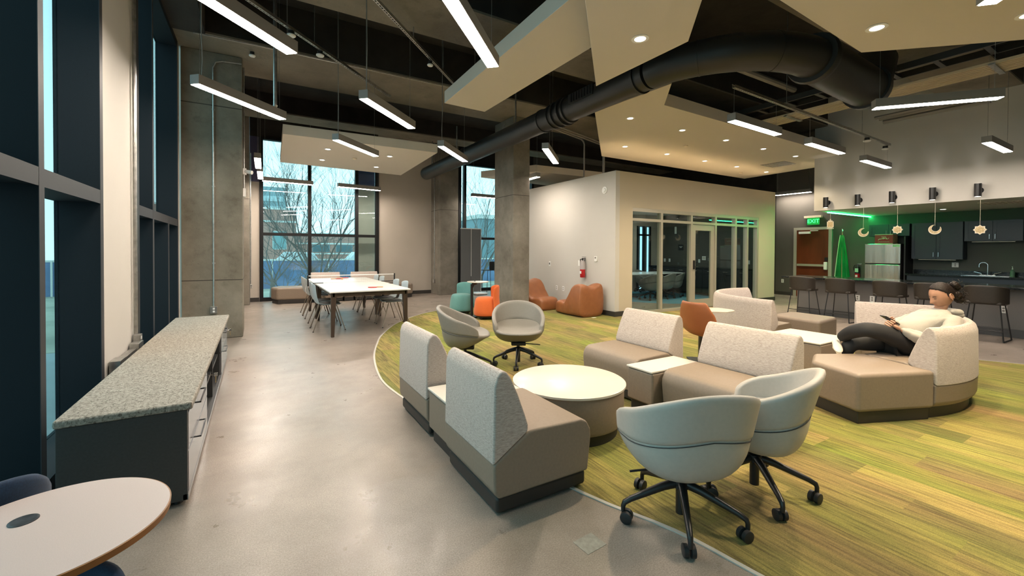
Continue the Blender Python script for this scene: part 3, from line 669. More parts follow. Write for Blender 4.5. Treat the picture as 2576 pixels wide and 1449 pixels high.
wb = tag(obj('pipe_bundle', MB().tube([(10.0, 2.0, 3.95), (10.0, 3.4, 3.95)], .03).tube([(10.2, 2.0, 3.96), (10.2, 3.4, 3.96)], .03).tube([(10.4, 2.0, 3.94), (10.4, 3.4, 3.94)], .045), M['pgrey'], smooth=True), 'bundle of grey pipes right of the trunking, above the middle pendants', 'pipe')
# wall conduits & outlets
def conduit(name, pts, box, out, label, r_=.012, m_='galv', grp=None):
    t = thing(name, label, 'conduit', pts[0], 0, grp); o0 = Vector(pts[0])
    obj('pipe', MB().tube([Vector(p)-o0 for p in pts], r_, 8), M[m_], t, smooth=True)
    b = Vector(box)-o0; e = Vector(out)*.025
    n = Vector(out); w_ = Vector((abs(n.y), abs(n.x), 0))*.045
    q = obj('outlet_box', MB().box(b.x-w_.x-abs(e.x), b.x+w_.x+abs(e.x), b.y-w_.y-abs(e.y), b.y+w_.y+abs(e.y), b.z-.055, b.z+.055), M['galv'], t, bevel=.004)
    for dz_ in (-.022, .022):
        c = b+e+Vector((0, 0, dz_)); obj('socket', MB().box(c.x-(.014 if n.y else .003), c.x+(.014 if n.y else .003), c.y-(.014 if n.x else .003), c.y+(.014 if n.x else .003), c.z-.014, c.z+.014), M['wplastic'], q, bevel=.003)
    for z_ in (1.2, 2.4, 3.6):
        obj('clip', MB().box(-.02 if n.y else -.006, .02 if n.y else .006, -.02 if n.x else -.006, .02 if n.x else .006, z_-o0.z-.01, z_-o0.z+.01), M[m_], t)
    return t
conduit('conduit', [(-.575, 8.125, .52), (-.575, 8.125, 4.25), (-.54, 8.12, 4.34), (-.45, 8.12, 4.37), (-.2, 8.1, 4.38)], (-.575, 8.12, .465), (0, -1, 0), 'metal conduit with duplex outlet running up the front of the stained column')
conduit('conduit', [(4.945, 13.12, .48), (4.945, 13.12, 5.1)], (4.935, 13.12, .42), (-1, 0, 0), 'metal conduit with outlet box in the corner beside the column between the far windows')
conduit('conduit', [(-.975, 5.24, .62), (-.975, 5.24, 4.4)], (-.96, 5.24, .56), (1, 0, 0), 'metal conduit on the pale pier between the two left windows', .016)
conduit('conduit', [(-.13, 12.9, .52), (-.13, 12.9, 3.9)], (-.12, 12.9, .46), (1, 0, 0), 'metal conduit with outlet on the pilaster in the far left corner')
rw = thing('wall_raceway', 'galvanised raceway boxes low on the pale pier behind the credenza', 'raceway', (-.97, 4.45, .48))
obj('box', MB().box(-.02, .05, 0, .16, -.055, .055), M['galv'], rw, bevel=.004); obj('box', MB().box(-.02, .05, .62, .80, -.055, .075), M['galv'], rw, bevel=.004); obj('channel', MB().box(-.02, .03, .16, .62, -.03, .03), M['galv'], rw)
cam_ = thing('security_camera', 'small white security camera high on the right edge of stained column', 'camera', (-.17, 8.3, 2.70))
obj('mount', MB().box(-.02, .03, -.04, .04, -.05, .05), M['wplastic'], cam_, bevel=.005); obj('lens_barrel', MB().tube([(.02, -.02, 0), (.11, -.08, -.02)], .032, 14), M['wplastic'], cam_, smooth=True)
tag(obj('junction_box', MB().box(-.19, -.15, 8.25, 8.35, 2.28, 2.42), M['wplastic'], bevel=.005), 'pale junction box below the security camera on the stained column', 'box')
pipe('column_cable', [(-.175, 8.3, 2.42), (-.175, 8.3, 4.4)], .014, 'galv', 'bright vertical pipe along the right edge of the stained column')
# ------------------------------------------------------------ lounge modules
Tz = .10
def mod_profile_base():   # (x depth from back, z)
    return [(.03,.10),(.0,.14),(-.005,.29),(.225,.425),(.26,.43),(.62,.42),(.665,.40),(.695,.35),(.70,.30),(.675,.10)]
def mod_profile_cush():
    return [(-.008,.285),(.0,.70),(.015,.75),(.045,.78),(.075,.775),(.105,.74),(.155,.64),(.20,.53),(.225,.46),(.222,.425)]
def module(label, loc, rz, W=.70, group='lounge seat modules with heathered backs', name='lounge_seat'):
    t = thing(name, label, 'lounge chair', loc, rz, group)
    f = lambda y: (Vector((0, y, 0)), Vector((1, 0, 0)), Vector((0, 0, 1)))
    obj('seat_base', MB().extr(mod_profile_base(), f, [-W/2, W/2]), M['taupe'], t, bevel=.016, seg=3)
    obj('backrest', MB().extr(mod_profile_cush(), f, [-W/2+.002, W/2-.002]), M['heather'], t, bevel=.014, seg=3)
    obj('plinth', MB().box(.02, .665, -W/2+.012, W/2-.012, .016, .105), M['plinth'], t, bevel=.02)
    for x in (.1, .6):
        for y in (-W/2+.1, W/2-.1): obj('glide', MB().lathe([(.025, 0), (.02, .022)], x, y, 12), M['black'], t)
    return t
mA = module('near backrest module seen side-on in front of the round coffee table, grey side nearest camera', (1.07, 2.285, 0), 0, .70)
mA.scale = (.95, .97, 1)
module('heather-backed module left of the nearest one, at the left end of the group', (1.10, 3.42, 0), R(0), .72)
module('heather-backed module facing left, behind the round table, further back of two', (3.68, 3.13, 0), R(180), .72)
module('wide heather-backed module facing left, directly behind the two near grey swivel chairs', (3.64, 2.04, 0), R(180), .78)
def side_block(label, x0, x1, y0, y1, ztop=.40):
    t = thing('side_table', label, 'side table', ((x0+x1)/2, (y0+y1)/2, 0), 0, 'white-topped connecting tables'); a = (x1-x0)/2; b = (y1-y0)/2
    obj('body', MB().box(-a+.01, a-.01, -b, b, .10, ztop-.02), M['taupe'], t, bevel=.02, seg=3)
    obj('top_panel', MB().box(-a, a, -b, b, ztop-.018, ztop), M['white'], t, bevel=.006)
    obj('plinth', MB().box(-a+.04, a-.04, -b+.02, b-.02, .0, .105), M['plinth'], t, bevel=.01); return t
side_block('small white-topped block between the two left backrest modules', 1.09, 1.68, 2.66, 3.03)
side_block('small white-topped block between the two modules behind the round table', 2.86, 3.50, 2.46, 2.75)
side_block('long white-topped table by the foot of the seated woman', 5.28, 6.0, 2.24, 2.90, .42)
rtb = thing('round_coffee_table', 'round white-topped coffee table with taupe drum body in the middle of the near group', 'coffee table', (2.16, 2.70, 0))
obj('drum', MB().lathe([(.42, .09), (.435, .12), (.435, .345), (.43, .362)], seg=64), M['taupe'], rtb, smooth=True)
obj('top_panel', MB().lathe([(.442, .362), (.450, .366), (.450, .381), (.444, .385)], seg=72), M['white'], rtb, smooth=True)
obj('plinth', MB().lathe([(.385, 0), (.395, .095)], seg=64), M['plinth'], rtb, smooth=True)
def ottoman(label, pts, z0=.10, z1=.42, name='ottoman', grp=None, loc=None, round_=.035):
    cx = sum(p[0] for p in pts)/len(pts); cy = sum(p[1] for p in pts)/len(pts)
    t = thing(name, label, 'ottoman', (cx, cy, 0), 0, grp); q = [(p[0]-cx, p[1]-cy) for p in pts]
    obj('cushion', MB().prism(q, z0, z1), M['taupe'], t, bevel=round_, seg=4)
    obj('plinth', MB().prism([(x*.93, y*.93) for x, y in q], .0, z0+.005), M['plinth'], t, bevel=.01); return t
def wedge(label, cx, cy, Rr, a0, a1, name='curved_lounge_seat'):
    t = thing(name, label, 'lounge chair', (cx, cy, 0), 0, 'curved lounge modules'); n = 14
    def f(a):
        c, s_ = math.cos(R(a)), math.sin(R(a)); return (Vector((Rr*c, Rr*s_, 0)), Vector((-c, -s_, 0)), Vector((0, 0, 1)))
    ts = [a0+(a1-a0)*i/n for i in range(n+1)]; ts2 = [a0+.1+(a1-a0-.2)*i/n for i in range(n+1)]
    obj('seat_base', MB().extr(mod_profile_base(), f, ts), M['taupe'], t, bevel=.014, seg=3)
    obj('backrest', MB().extr(mod_profile_cush(), f, ts2), M['heather'], t, bevel=.014, seg=3)
    obj('plinth', MB().extr([(.05, 0), (.64, 0), (.64, .105), (.05, .105)], f, ts2), M['plinth'], t, bevel=.008)
    return t
# R group (under the seated woman)
bx, by = 4.93, 1.235; ux, uy = .927, -.375; vx, vy = .375, .927
def uv(a, b): return (bx+ux*a+vx*b, by+uy*a+vy*b)
ottoman('backless taupe seat block with a cut corner at the near end of the curved sofa', [uv(-.76, -.005), uv(-.002, -.005), uv(-.002, .64), uv(-.50, .70), uv(-.76, .45)])
wedge('curved heather-backed module the woman leans on, at the right of the near group', 5.48+.0, 2.63, 1.5, -111.5, -58)
module('heather-backed module behind the seated woman, facing the camera', (6.98, 2.12, 0), R(180-6+32), .84)
# G group
wedge('curved heather-backed module left of the far group, its back to the camera', 7.15, 3.2, 1.3, 186, 130)
wedge('curved heather-backed module at the far side of the far group, its inner face showing', 7.15, 3.2, 1.3, 129.5, 70)
ottoman('rounded taupe ottoman in front of the bar, right of the curved far group', [(7.0,2.98),(7.72,3.05),(7.78,3.75),(7.1,3.72)], round_=.05)
# window bench
wseat = lambda l, x, y, rz: module(l, (x, y, 0), rz, .76, 'window bench backs', 'lounge_seat')
ottoman('long taupe bench module at the left foot of the tall window', [(.32,12.95),(.45,12.55),(1.28,12.45),(1.28,13.1),(.55,13.3)], grp='window bench modules', round_=.05)
wseat('pale pink-backed bench module under the window, left one behind the games table', 1.68, 13.15, R(-90))
ottoman('taupe bench block between the two pink bench backs', [(2.08,12.45),(2.34,12.45),(2.34,13.15),(2.08,13.15)], grp='window bench modules')
wseat('pale pink-backed bench module under the window, right one behind the games table', 2.74, 13.15, R(-90))
ottoman('taupe bench module at the right end of the window bench, against the far wall', [(3.14,12.45),(3.75,12.5),(4.08,12.62),(4.08,13.2),(3.14,13.2)], grp='window bench modules', round_=.06)
# ------------------------------------------------------------ swivel tub chairs
def sup(a, w_, lf, lb, n=2.6):
    c, s_ = math.cos(a), math.sin(a); l_ = lf if s_ > 0 else lb
    return (w_*math.copysign(abs(c)**(2/n), c), l_*math.copysign(abs(s_)**(2/n), s_))
def tub_chair(label, loc, rz, mt, phase=9, grp='swivel tub chairs', nm='swivel_chair'):
    t = thing(nm, label, 'chair', loc, rz, grp)
    NS = 40
    # lower shell with seat: closed body
    rings = []
    for k, (s_, z) in enumerate(((.30, .272), (.52, .280), (.74, .308), (.90, .362), (.975, .42), (1.0, .468))):
        rings.append([(sup(2*PI*i/NS, .315, .30, .275)[0]*s_, sup(2*PI*i/NS, .315, .30, .275)[1]*s_-.07*(1-s_), z-.052*math.sin(2*PI*i/NS)*(k/5)**1.6+.075*max(0, math.sin(2*PI*i/NS))*math.sin(PI*min(1, k/4.6))) for i in range(NS)])
    for s_, z in ((.985, .487), (.93, .492), (.80, .474), (.55, .455), (.25, .448)):
        rings.append([(*[q*s_ for q in sup(2*PI*i/NS, .315, .30, .275)], z-.056*math.sin(2*PI*i/NS)*s_**1.3) for i in range(NS)])
    vs = [v for r_ in rings for v in r_]; fs = [(j*NS+i, j*NS+(i+1)%NS, (j+1)*NS+(i+1)%NS, (j+1)*NS+i) for j in range(len(rings)-1) for i in range(NS)]
    fs += [tuple(range(NS))[::-1], tuple((len(rings)-1)*NS+i for i in range(NS))]
    obj('seat_shell', MB().add(vs, fs), mt, t, sub=1)
    # wrap-around back
    NA, NT = 36, 7; A0 = 122; vs = []; grid = []
    def pt(phi, u, off):
        a = -PI/2+phi; x, y = sup(a, .319+.014*u-off, .302-off, .281+.038*u-off*1.0, 2.55)
        p = abs(math.degrees(phi)); q = min(1, p/A0)
        zs = .53-.095*q; top = .768-.245*q**1.7
        if p > A0-9: top -= .018*((p-A0+9)/9)**2
        zs += (.008*((p-A0+8)/8)**2 if p > A0-8 else 0)
        lean = .05*u*math.cos(phi/2)
        return (x, y-lean*0.5, zs+(top-zs)*u)
    for side, off in ((0, 0), (1, .048)):
        for j in range(NT):
            u = j/(NT-1)
            for i in range(NA+1): vs.append(pt(R(-A0+2*A0*i/NA), u, off))
    W_ = NA+1; S_ = W_*NT
    fs = []
    for j in range(NT-1):
        for i in range(NA):
            a = j*W_+i; fs.append((a, a+1, a+W_+1, a+W_)); b = S_+a; fs.append((b, b+W_, b+W_+1, b+1))
    for i in range(NA):
        fs.append((i, S_+i, S_+i+1, i+1)); a = (NT-1)*W_+i; fs.append((a, a+1, S_+a+1, S_+a))
    for j in range(NT-1):
        a = j*W_; fs.append((a, a+W_, S_+a+W_, S_+a)); a = j*W_+NA; fs.append((a, S_+a, S_+a+W_, a+W_))
    bk = obj('backrest', MB().add(vs, fs), mt, t, sub=1)
    # piping seam
    obj('seam', MB().tube([Vector(pt(R(-A0+6+(2*A0-12)*i/40), .0, .004))+Vector((0, 0, -.003)) for i in range(41)], .0026, 6), M['seam'], bk, smooth=True)
    obj('mechanism', MB().box(-.09, .09, -.11, .11, .255, .295), M['black'], t, bevel=.012)
    obj('lever', MB().tube([(-.05, .02, .27), (-.27, .04, .255)], .006, 6), M['black'], t)
    obj('column', MB().lathe([(.026, .035), (.026, .20), (.018, .20), (.018, .26)], seg=20), M['black'], t, smooth=True)
    hub = obj('hub', MB().lathe([(.032, .165), (.042, .175), (.04, .215), (.026, .222)], seg=20), M['black'], t, smooth=True)
    for k in range(5):
        a = R(phase+72*k); c, s_ = math.cos(a), math.sin(a)
        pts = [(.025*c, .025*s_, .195), (.10*c, .10*s_, .178), (.27*c, .27*s_, .118), (.305*c, .305*s_, .10), (.312*c, .312*s_, .082), (.312*c, .312*s_, .055)]
        l = obj('leg', MB().tube(pts, [.024, .021, .015, .014, .012, .011], 12), M['black'], t, smooth=True)
        h = a+R(70+40*k); hx, hy = -math.sin(h), math.cos(h); cx, cy = .312*c+.018*math.cos(h), .312*s_+.018*math.sin(h)
        for sgn in (-1, 1):
            o_ = Vector((cx+hx*.017*sgn, cy+hy*.017*sgn, .031)); d = Vector((hx, hy, 0))*.012
            obj('caster_wheel', MB().tube([o_-d, o_-d*.8, o_+d*.8, o_+d], [.024, .030, .030, .024], 18), M['blackpad'], l, smooth=True)
    return t
az = lambda deg: R(-deg)   # chair faces +Y rotated clockwise by deg
tc1 = tub_chair('pale grey swivel tub chair nearest the camera, its rounded back turned to us', (1.93,1.46,0), 0, M['shell'], 9+22)
tc1.rotation_euler.z = az(22)
tc2 = tub_chair('pale grey swivel tub chair just right of the nearest one, seen from the side', (2.55,1.42,0), az(-20), M['shell'], 18-20)
tc3 = tub_chair('warm grey swivel tub chair facing the camera beyond the round table', (2.80,4.50,0), az(209), M['shellw'], 18+209)
tc4 = tub_chair('warm grey swivel tub chair turned sideways, left of the one facing the camera', (2.13,4.62,0), az(118), M['shellw'], 40+118)
for (x, y, a, l) in ((9.9,8.6,10,'left grey tub chair at the conference table behind the glass'), (10.6,8.7,-10,'middle grey tub chair at the conference table behind the glass'), (11.3,8.9,-30,'right grey tub chair at the conference table behind the glass')):
    c_ = dup(tc3, (x,y,0), az(a), l, 'tub chairs in the conference room')
for (x, y, l) in ((9.6,10.3,'grey tub chair at the far left of the conference table'), (11.6,10.35,'grey tub chair at the far right side of the conference table')):
    dup(tc3, (x,y,0), az(175), l, 'tub chairs in the conference room')
# rust chair
rc = thing('shell_chair', 'rust leather shell chair seen from the side between the two sofa backs', 'chair', (4.53,3.05,0), az(92))
NS = 24
def shellpt(u, v):   # u across -1..1, v 0(front)..1(top)
    y = .24-.5*min(v/.55, 1)-(.10*max(0, (v-.55)/.45)); z = .45+(.0 if v < .5 else .40*((v-.5)/.5)**1.0)
    wv = .25 if v < .6 else .25*(1-.35*((v-.6)/.4)**2)
    return (u*wv, y+.06*(u*u)*(v > .4), z+.05*u*u*(1 if v < .8 else .2))
vs = []; 
for j in range(15):
    for i in range(13): vs.append(shellpt(-1+2*i/12, j/14))
fs = [(j*13+i, j*13+i+1, (j+1)*13+i+1, (j+1)*13+i) for j in range(14) for i in range(12)]
obj('shell', MB().add(vs, fs), M['rust'], rc, solid=.03, sub=1)
obj('post', MB().lathe([(.025,.02),(.025,.44)], seg=16), M['black'], rc, smooth=True)
for k in range(4):
    a = R(45+90*k); obj('leg', MB().tube([(0,0,.05),(.26*math.cos(a), .26*math.sin(a), .012)], .013, 8), M['black'], rc, smooth=True)
# tablet tables
def tab_table(label, loc, rz):
    t = thing('tablet_table', label, 'table', loc, rz, 'small tapered laptop tables')
    obj('tabletop', MB().prism([(-.27,-.16),(.14,-.19),(.27,-.05),(.27,.05),(.14,.19),(-.27,.16)], .665, .682), M['white'], t, bevel=.006)
    obj('post', MB().box(-.14, -.09, -.03, .03, .02, .665), M['black'], t, bevel=.006); obj('foot', MB().box(-.25, .2, -.18, .18, 0, .02), M['black'], t, bevel=.006); return t
tab_table('small white laptop table with black post beside the rust chair', (4.99,3.36,0), R(-42))
tab_table('small white laptop table standing behind the seated woman, before the bar stools', (7.75,2.42,0), R(-55))
# ------------------------------------------------------------ near corner: table and blue chairs
nt_ = thing('personal_table', 'round pink-white table with wood edge and grommet in the lower left corner', 'table', (-.4904,1.627,0))
obj('tabletop', MB().lathe([(.262,.6585),(.262,.66),(.0,.66)], seg=96), mat('pale_pink_laminate', (.66,.54,.50), .45, nscale=400, namt=.05), nt_)
obj('edge_band', MB().lathe([(.252,.637),(.264,.640),(.2655,.6585),(.262,.6595)], seg=96), mat('oak_edge', (.30,.125,.03), .5, nscale=9, namt=.3), nt_, smooth=True)
obj('grommet', MB().lathe([(.031,.66),(.031,.6615),(.026,.662),(0,.6618)], -.068, .080, 32), mat('grommet_steel', (.10,.11,.12), .35, .8, nscale=40, namt=.4), nt_)
obj('post', MB().lathe([(.03,.02),(.03,.64)], seg=20), M['black'], nt_, smooth=True); obj('foot', MB().lathe([(.2,0),(.2,.012),(.03,.03)], seg=40), M['black'], nt_)
def blue_chair(label, loc, rz):
    t = thing('blue_chair', label, 'chair', loc, rz, 'blue wool chairs at the near table')
    obj('seat', MB().lathe([(.10,.36),(.21,.37),(.235,.41),(.225,.45),(.15,.465),(0,.465)], seg=36), M['blue'], t, sub=1)
    vs = []; 
    for j in range(8):
        for i in range(17):
            ph = R(-75+150*i/16); u = j/7; z = .40+(.27-.10*(abs(ph)/R(75))**2.6)*u
            vs.append((.235*math.sin(ph), -.225*math.cos(ph)-.05*u, z))
    fs = [(j*17+i, j*17+i+1, (j+1)*17+i+1, (j+1)*17+i) for j in range(7) for i in range(16)]
    obj('backrest', MB().add(vs, fs), M['blue'], t, solid=.04, sub=1)
    for k in range(4):
        a = R(45+90*k); obj('leg', MB().tube([(.1*math.cos(a), .1*math.sin(a), .38), (.2*math.cos(a), .2*math.sin(a), 0)], .011, 8), M['black'], t, smooth=True)
    return t
b1 = blue_chair('blue wool chair behind the near round table at the left picture edge', (-.80,2.02,0), R(35)); b1.scale = (.80, .80, 1.07)
b2c = dup(b1, (-.475,1.335,0), R(150), 'blue wool chair under the front edge of near round table, at bottom of picture'); b2c.scale = (.80, .80, .90)

# ------------------------------------------------------------ credenza
cz = thing('credenza', 'long low graphite storage credenza along the left window wall', 'cabinet', (-.33, 2.93, 0))
y1 = 3.68
obj('end_panel', MB().box(-.52, 0, 0, .025, .03, .53), M['cab'], cz, bevel=.002); obj('end_panel', MB().box(-.52, 0, y1-.025, y1, .03, .53), M['cab'], cz, bevel=.002)
obj('carcass', MB().box(-.52, -.02, .025, y1-.025, .03, .055).box(-.52, -.50, .025, y1-.025, .055, .53).box(-.50, -.02, .025, y1-.025, .51, .53).box(-.50, -.02, 1.06, 1.085, .055, .51).box(-.50, -.02, 1.84, 1.865, .055, .51).box(-.50, -.02, 2.60, 2.625, .055, .51), M['cab'], cz)
for (a, b) in ((.03, 1.06), (2.63, 3.65)):
    for (za, zb) in ((.065, .29), (.30, .505)):
        d_ = obj('drawer', MB().box(-.018, .002, a, b, za, zb), M['cabface'], cz, bevel=.002)
        h_ = a+.33
        obj('handle', MB().box(.022, .030, h_, h_+.32, zb-.05, zb-.042).box(.002, .022, h_, h_+.01, zb-.05, zb-.042).box(.002, .022, h_+.31, h_+.32, zb-.05, zb-.042), M['black'], d_)
for (a, b) in ((1.085, 1.84), (1.865, 2.60)):
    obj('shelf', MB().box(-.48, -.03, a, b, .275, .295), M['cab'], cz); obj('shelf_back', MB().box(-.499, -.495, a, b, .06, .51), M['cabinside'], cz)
obj('edge_strip', MB().box(-.02, .003, 1.07, 2.62, .505, .53), M['cabface'], cz); obj('kick_strip', MB().box(-.02, .003, .0, y1, .03, .062), M['cabface'], cz)
for x in (-.48, -.05):
    for y in (.06, 1.9, 3.6): obj('glide', MB().lathe([(.025, 0), (.02, .032)], x, y, 12), M['black'], cz)
def keyset(loc, label):
    t = thing('lock_key', label, 'key', loc, 0, 'keys in the credenza locks')
    obj('key_blade', MB().tube([(0,0,0),(.05,0,0)], .003, 6), M['chrome'], t); obj('key_bow', MB().box(.045,.07,-.002,.002,-.014,.014), M['chrome'], t, bevel=.001)
    obj('hanging_key', MB().box(.055,.06,-.008,.008,-.06,-.01), M['brass'], t); return t
keyset((-.327, 3.95, .46), 'key left in the lock of the near credenza drawer'); keyset((-.327, 6.05, .46), 'dark key hanging in the lock of the far credenza drawer')
def bcush(y0, y1_, label, m_):
    q = obj('bench_cushion', MB().box(-.86, -.305, y0, y1_, .531, .572), m_, bevel=.012, seg=3); tag(q, label, 'cushion', 'patterned cushions on the credenza')
bcush(2.92, 5.56, 'long grey patterned cushion on top of the credenza, near part', M['bench']); bcush(5.565, 6.62, 'short pale patterned cushion on the far end of the credenza', M['bench'])
# ------------------------------------------------------------ games table (two tables), net, bats
def gtable(label, y0, y1_):
    t = thing('games_table', label, 'table', (1.66, (y0+y1_)/2, 0), 0, 'white games tables'); h = (y1_-y0)/2
    obj('tabletop', MB().box(-.66, .66, -h, h, .722, .745), M['whitec'], t, bevel=.004)
    obj('apron', MB().box(-.60, .60, -h+.06, -h+.085, .655, .722).box(-.60, .60, h-.085, h-.06, .655, .722).box(-.60, -.575, -h+.06, h-.06, .655, .722).box(.575, .60, -h+.06, h-.06, .655, .722), M['wood'], t)
    for sx in (-1, 1):
        for sy in (-1, 1):
            x, y = sx*.585, sy*(h-.11)
            obj('leg', MB().extr([(-.042, -.042), (.042, -.042), (.042, .042), (-.042, .042)], lambda z: (Vector((x+sx*.02*(1-z), y+sy*.02*(1-z), .722*z)), Vector((.6+.4*z, 0, 0)), Vector((0, .6+.4*z, 0))), [0, 1]), M['wood'], t, bevel=.006)
    return t
gtable('white-topped games table nearest the camera, with dark wood legs', 7.31, 9.36); gtable('white-topped games table behind the net, close to the window', 9.44, 10.9)
net = thing('table_tennis_net', 'black-posted table tennis net with white tape across the games tables', 'net', (1.70, 9.28, .745))
obj('net_tape', MB().box(-.83, .88, -.003, .003, .145, .16), M['wplastic'], net)
nm_ = MB()
for i in range(46): nm_.box(-.82+i*.0375, -.8194+i*.0375, -.0003, .0003, .01, .145)
for j in range(4): nm_.box(-.83, .88, -.0003, .0003, .014+j*.034, .0146+j*.034)
mesh_o = obj('netting', nm_, M['pgrey'], net)
for s_, x in ((-1, -.83), (1, .88)):
    obj('post', MB().box(x-.012, x+.012, -.015, .015, -.05, .17), M['black'], net); obj('clamp', MB().box(min(x, x-s_*.28), max(x, x-s_*.28), -.02, .02, -.002, .012).box(min(x, x-s_*.26), max(x, x-s_*.26), -.02, .02, -.05, -.035), M['black'], net)
obj('cord', MB().tube([(-.86, -.02, -.03), (-.88, -.03, -.12), (-.86, -.03, -.19)], .004, 6), M['wplastic'], net)
def bat(label, loc, rz):
    t = thing('table_tennis_bat', label, 'bat', loc, rz, 'red table tennis bats')
    obj('blade', MB().lathe([(.075, 0), (.075, .012)], 0, 0, 28, 1, 1.05), mat('red_rubber', (.42, .035, .035), .6), t); obj('handle', MB().box(-.014, .014, -.18, -.07, -.0, .02), mat('pale_wood_handle', (.55, .36, .22), .5), t, bevel=.005); return t
bat('red table tennis bat lying on the near games table', (1.78,7.80,.747), R(75)); bat('red table tennis bat lying on the far games table beyond the net', (1.62,10.45,.747), R(-70)); bat('second red bat beside the orange ball on the far games table', (1.78,10.55,.760), R(-100))
tag(obj('table_tennis_ball', MB().lathe([(.001, 0), (.012, .004), (.019, .013), (.02, .02), (.019, .027), (.012, .036), (.001, .04)], 1.66, 10.2, 18).xf(Matrix.Translation((0, 0, .746))), mat('orange_ball', (.9, .35, .12), .4), smooth=True), 'orange ball lying by the bats on the far games table', 'ball')
def pp_chair(label, loc, rz):
    t = thing('stacking_chair', label, 'chair', loc, rz, 'pale blue shell chairs at the games tables')
    vs = []; n1, n2 = 9, 14
    for j in range(n2):
        v = j/(n2-1)
        if v < .5: y, z = .21-.42*(v/.5), .45-.015*math.sin(PI*v/.5)
        else: k = (v-.5)/.5; y, z = -.21-.07*k-.02*math.sin(PI*k), .45+.38*k
        if .4 < v < .6: z += .012
        for i in range(n1):
            u = -1+2*i/(n1-1); wd = .225-.02*v if v > .08 else .20
            vs.append((u*wd, y+(.05*u*u if v > .5 else 0), z+(.025*u*u if v < .5 else 0)-(.03*abs(u)**4 if v > .93 else 0)))
    fs = [(j*n1+i, j*n1+i+1, (j+1)*n1+i+1, (j+1)*n1+i) for j in range(n2-1) for i in range(n1-1)]
    obj('shell', MB().add(vs, fs), M['ppchair'], t, solid=.008, sub=1)
    obj('seat_pad', MB().extr([(-.19, .18), (.19, .18), (.19, -.17), (-.19, -.17)], lambda z: (Vector((0, 0, z)), Vector((1, 0, 0)), Vector((0, 1, 0))), [.452, .477]), M['blackpad'], t, bevel=.01)
    for sx in (-1, 1):
        obj('leg', MB().tube([(sx*.15, .12, .44), (sx*.235, .25, .01)], .009, 8), M['gsteel'], t, smooth=True)
        obj('leg', MB().tube([(sx*.15, -.12, .44), (sx*.235, -.27, .01)], .009, 8), M['gsteel'], t, smooth=True)
        for y in (.25, -.27): obj('foot_cap', MB().lathe([(.012, 0), (.012, .014)], sx*.235, y, 10), M['black'], t)
    return t
pc = pp_chair('pale blue shell chair at the left side of near games table, closest to camera', (1.10,8.22,0), R(-90))
for y, l in ((8.78, 'second pale blue shell chair along the left side of the games tables'), (9.86, 'third pale blue shell chair along the left side of the games tables'), (10.42, 'pale blue shell chair at the left side of games tables, farthest from camera')):
    dup(pc, (1.12, y, 0), R(-90), l)
for y, l in ((8.08, 'pale blue shell chair at the right side of near games table, closest to camera'), (8.68, 'second pale blue shell chair along the right side of the games tables'), (9.84, 'third pale blue shell chair along the right side of the games tables'), (10.38, 'pale blue shell chair at the right side of games tables, farthest from camera')):
    dup(pc, (2.22, y, 0), R(90), l)
# ------------------------------------------------------------ poufs, pedestal table, beanbags, screen, high stool
def pouf(label, loc, rz, m_):
    t = thing('pouf_chair', label, 'pouf chair', loc, rz, 'pouf chairs on castors')
    obj('seat', MB().lathe([(.24,.07),(.262,.09),(.258,.2),(.235,.36),(.22,.42),(.19,.448),(.10,.455),(0,.455)], seg=36), m_, t, sub=1)
    vs = []; 
    for j in range(9):
        for i in range(17):
            ph = R(-62+124*i/16); u = j/8; top = .70-.05*(abs(ph)/R(62))**4; z = .13+(top-.13)*u; rr = .268-.03*(z-.13)/.3 if z < .43 else .238+.02*(z-.43)
            vs.append((rr*math.sin(ph), -rr*math.cos(ph), z))
    fs = [(j*17+i, j*17+i+1, (j+1)*17+i+1, (j+1)*17+i) for j in range(8) for i in range(16)]
    obj('backrest', MB().add(vs, fs), m_, t, solid=-.035, sub=1)
    obj('base', MB().lathe([(.20,.045),(.22,.07)], seg=28), M['blackpad'], t)
    for k in range(4):
        a = R(45+90*k); c = Vector((.16*math.cos(a), .16*math.sin(a), .024)); obj('castor', MB().tube([c-Vector((.014,0,0)), c+Vector((.014,0,0))], .024, 14), M['black'], t, smooth=True)
    return t
pouf('teal wool pouf chair left of the black pedestal table', (3.93,8.74,0), R(118), M['teal'])
pouf('orange wool pouf chair in front of the freestanding column', (4.10,7.86,0), R(68), M['orange'])
pt_ = thing('pedestal_table', 'small round white table on a black post between the teal and orange poufs', 'table', (3.95,8.24,0))
obj('tabletop', MB().lathe([(.21,.735),(.235,.742),(.235,.752),(.225,.756)], .13, -.03, 40), M['white'], pt_, smooth=True); obj('bracket', MB().tube([(0,0,.62),(.03,0,.70),(.09,-.02,.735)], [.028,.035,.05], 12), M['black'], pt_, smooth=True)
obj('post', MB().lathe([(.028,.02),(.028,.70)], seg=20), M['black'], pt_, smooth=True); obj('foot', MB().box(-.05, .3, -.07, .07, 0, .03).box(-.03, .03, -.22, .22, 0, .03), M['black'], pt_, bevel=.008)
